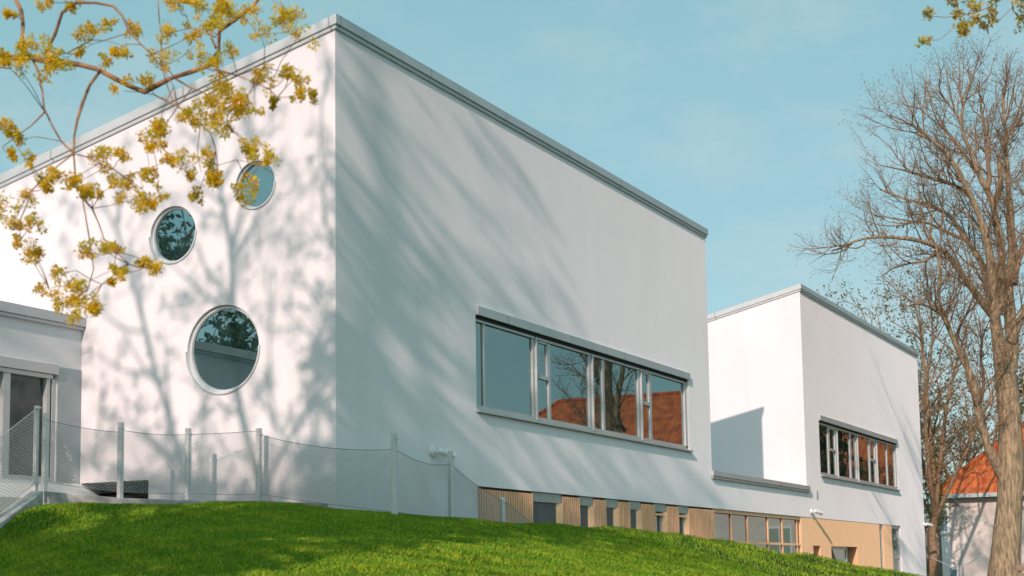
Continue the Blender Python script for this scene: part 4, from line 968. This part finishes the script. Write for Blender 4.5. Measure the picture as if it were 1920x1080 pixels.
# clothes line
p = at(1795, 1068, 60); zg = float(ground(p[0], p[1])[0])
root = empty("clothes_line", (p[0], p[1], zg), "thin wire clothes line with two slanting arms before the pale house", "clothes line")
g = MB(); g.tube((p[0], p[1], zg), tuple(at(1795, 1055, 60)), .03, 8); g.build("post", M_GALV, root)
for e in ((1745, 1045), (1847, 1039), (1790, 1052)):
    g = MB(); g.tube(tuple(p), tuple(at(*e, 60)), .018, 6); g.build("arm", M_FRAME, root)
# bench corner at the right edge
p = at(1905, 1062, 37); zg = float(ground(p[0], p[1])[0])
bench = empty("wooden_bench", (p[0], p[1], zg), "weathered wooden bench end at the lower right edge", "bench")
rx = np.array([R_[0], R_[1], 0]); fx = np.array([F_[0], F_[1], 0])
def bb(name, a0, a1, d0, d1, z0, z1):
    c = np.array([p[0], p[1], 0]); g = MB()
    lo_ = [c + rx * a + fx * d for a, d in ((a0, d0), (a1, d0), (a1, d1), (a0, d1))]
    g.hexa([q + (0, 0, z0) for q in lo_], [q + (0, 0, z1) for q in lo_]); return g.build(name, M_WOODB, bench, bevel=.008)
M_WOODB = mat("bench_timber", (.30, .20, .13), .8, col2=(.2, .13, .09), vscale=5)
bb("backrest", 0, 1.6, .0, .04, -.13, .02); bb("backrest", 0, 1.6, .0, .04, -.32, -.18); bb("seat", 0, 1.6, -.45, -.02, -.46, -.42)
for a in (.08, 1.45):
    for d in (-.40, .045): bb("leg", a, a + .07, d, d + .06, zg - .05, -.47 if d < 0 else .0)

# ------------------------------------------------------------------ grass
def grass():
    rg = np.random.default_rng(77)
    fh = np.array([F_[0], F_[1]]); fh /= np.linalg.norm(fh); rh = np.array([fh[1], -fh[0]])
    X = []; Y = []; SZ = []
    for d0, d1, n, s in ((11.5, 17, 420000, 1.0), (17, 27, 620000, 1.1), (27, 56, 330000, 1.25)):
        d = np.sqrt(rg.uniform(d0 * d0, d1 * d1, n)); t = np.tan(rg.uniform(-rad(22), rad(21), n)); x = CAM[0] + d * fh[0] + d * t * rh[0]; y = CAM[1] + d * fh[1] + d * t * rh[1]
        X.append(x); Y.append(y); SZ.append(np.full(n, s))
    X = np.concatenate(X); Y = np.concatenate(Y); SZ = np.concatenate(SZ)
    ok = ~((X > -.02) & (Y > -.03))
    # not behind the kerb or on the stair
    kl = np.array([q[:2] for q in line]); 
    for a_, b2 in zip(kl[:-1], kl[1:]):
        nrm = np.array([-(b2 - a_)[1], (b2 - a_)[0]]); nrm = nrm if nrm @ (CAM[:2] - a_) > 0 else -nrm; nrm /= np.linalg.norm(nrm)
        u = (b2 - a_) / np.linalg.norm(b2 - a_); al = (X - a_[0]) * u[0] + (Y - a_[1]) * u[1]; di = (X - a_[0]) * nrm[0] + (Y - a_[1]) * nrm[1]
        ok &= ~((al > -.05) & (al < np.linalg.norm(b2 - a_) + .05) & (di < .08))
    aa, b2 = CH_A[:2], CH_B[:2]; 
    nrm = -n2[:2]; di = (X - aa[0]) * nrm[0] + (Y - aa[1]) * nrm[1]; u = (b2 - aa) / np.linalg.norm(b2 - aa); al = (X - aa[0]) * u[0] + (Y - aa[1]) * u[1]
    ok &= ~((al > -.6) & (di < .05) & (Y > kl[0][1] - 3) & (X < kl[0][0]))
    X, Y, SZ = X[ok], Y[ok], SZ[ok]; n = len(X); Z = ground(X, Y)
    patch = .5 + .5 * np.sin(X * 1.9 + 2.1 * np.sin(Y * 1.3)) * np.sin(Y * 2.3 + 1.7 * np.sin(X * 1.1)); patch2 = .5 + .5 * np.sin(X * 6.3 + Y * 2.2) * np.sin(Y * 7.1 - X * 3.0)
    h = SZ * rg.uniform(.030, .066, n) * (.72 + .35 * patch + .28 * patch2); w = SZ * rg.uniform(.0032, .006, n)
    th = rg.uniform(0, 2 * np.pi, n); lean = rg.uniform(.15, .8, n) * h
    lx, ly = np.cos(th), np.sin(th); bx, by = -ly, lx
    ps = rg.uniform(-.6, .6, n); bx, by = bx * np.cos(ps) - by * np.sin(ps), bx * np.sin(ps) + by * np.cos(ps)
    base = np.stack([X, Y, Z - .005], 1); side = np.stack([bx * w, by * w, 0 * w], 1); mid = base + np.stack([lx * lean * .3, ly * lean * .3, h * .62], 1); tip = base + np.stack([lx * lean, ly * lean, h], 1)
    V = np.stack([base - side, base + side, mid + side * .7, tip, mid - side * .7], 1).reshape(-1, 3)
    i = np.arange(n)[:, None] * 5; me = np_mesh("grass", V, np.concatenate([i + np.array([[0, 1, 2, 3, 4]])]), 5)
    c1 = np.array([.10, .31, .020]); c2 = np.array([.66, .76, .045]); c3 = np.array([.34, .36, .06]); c4 = np.array([.38, .30, .12])
    k = np.clip(.15 + .55 * patch2 * patch + rg.normal(0, .28, n), 0, 1)[:, None]; C = c1 * (1 - k) + c2 * k
    s = rg.random(n) < .05 + .10 * patch; C[s] = c3 * rg.uniform(.7, 1.1, (s.sum(), 1)); s = rg.random(n) < .015; C[s] = c4
    C *= rg.uniform(.8, 1.15, (n, 1))
    ca = me.color_attributes.new("tone", 'FLOAT_COLOR', 'POINT'); full = np.ones((5 * n, 4), np.float32); full[:, :3] = np.repeat(C, 5, 0); ca.data.foreach_set("color", full.ravel())
    o = link_mesh("grass", me, M_GRASS)
    tag(o, "short bright green lawn grass on the slope before the building", "grass", kind="stuff")
grass()

def litter():
    rg = np.random.default_rng(12); fh = np.array([F_[0], F_[1]]); fh /= np.linalg.norm(fh); rh = np.array([fh[1], -fh[0]]); n = 900
    d = rg.uniform(13, 27, n); t = rg.uniform(-.36, .36, n); x = CAM[0] + d * fh[0] + d * t * rh[0]; y = CAM[1] + d * fh[1] + d * t * rh[1]; ok = (~((x > -.3) & (y > -.6))) & (x + .75 * y < -.2)
    x, y = x[ok], y[ok]; z = ground(x, y) + rg.uniform(.02, .05, len(x))
    o = leaf_cloud("fallen_leaves", np.stack([x, y, z], 1), 1, .01, .028, [(.55, .35, .08), (.42, .22, .07), (.62, .50, .20), (.36, .25, .12)], M_LEAF, None, 13, elong=1.3)
    tag(o, "small fallen leaves and petals scattered over the lawn", "fallen leaves", kind="stuff")
litter()
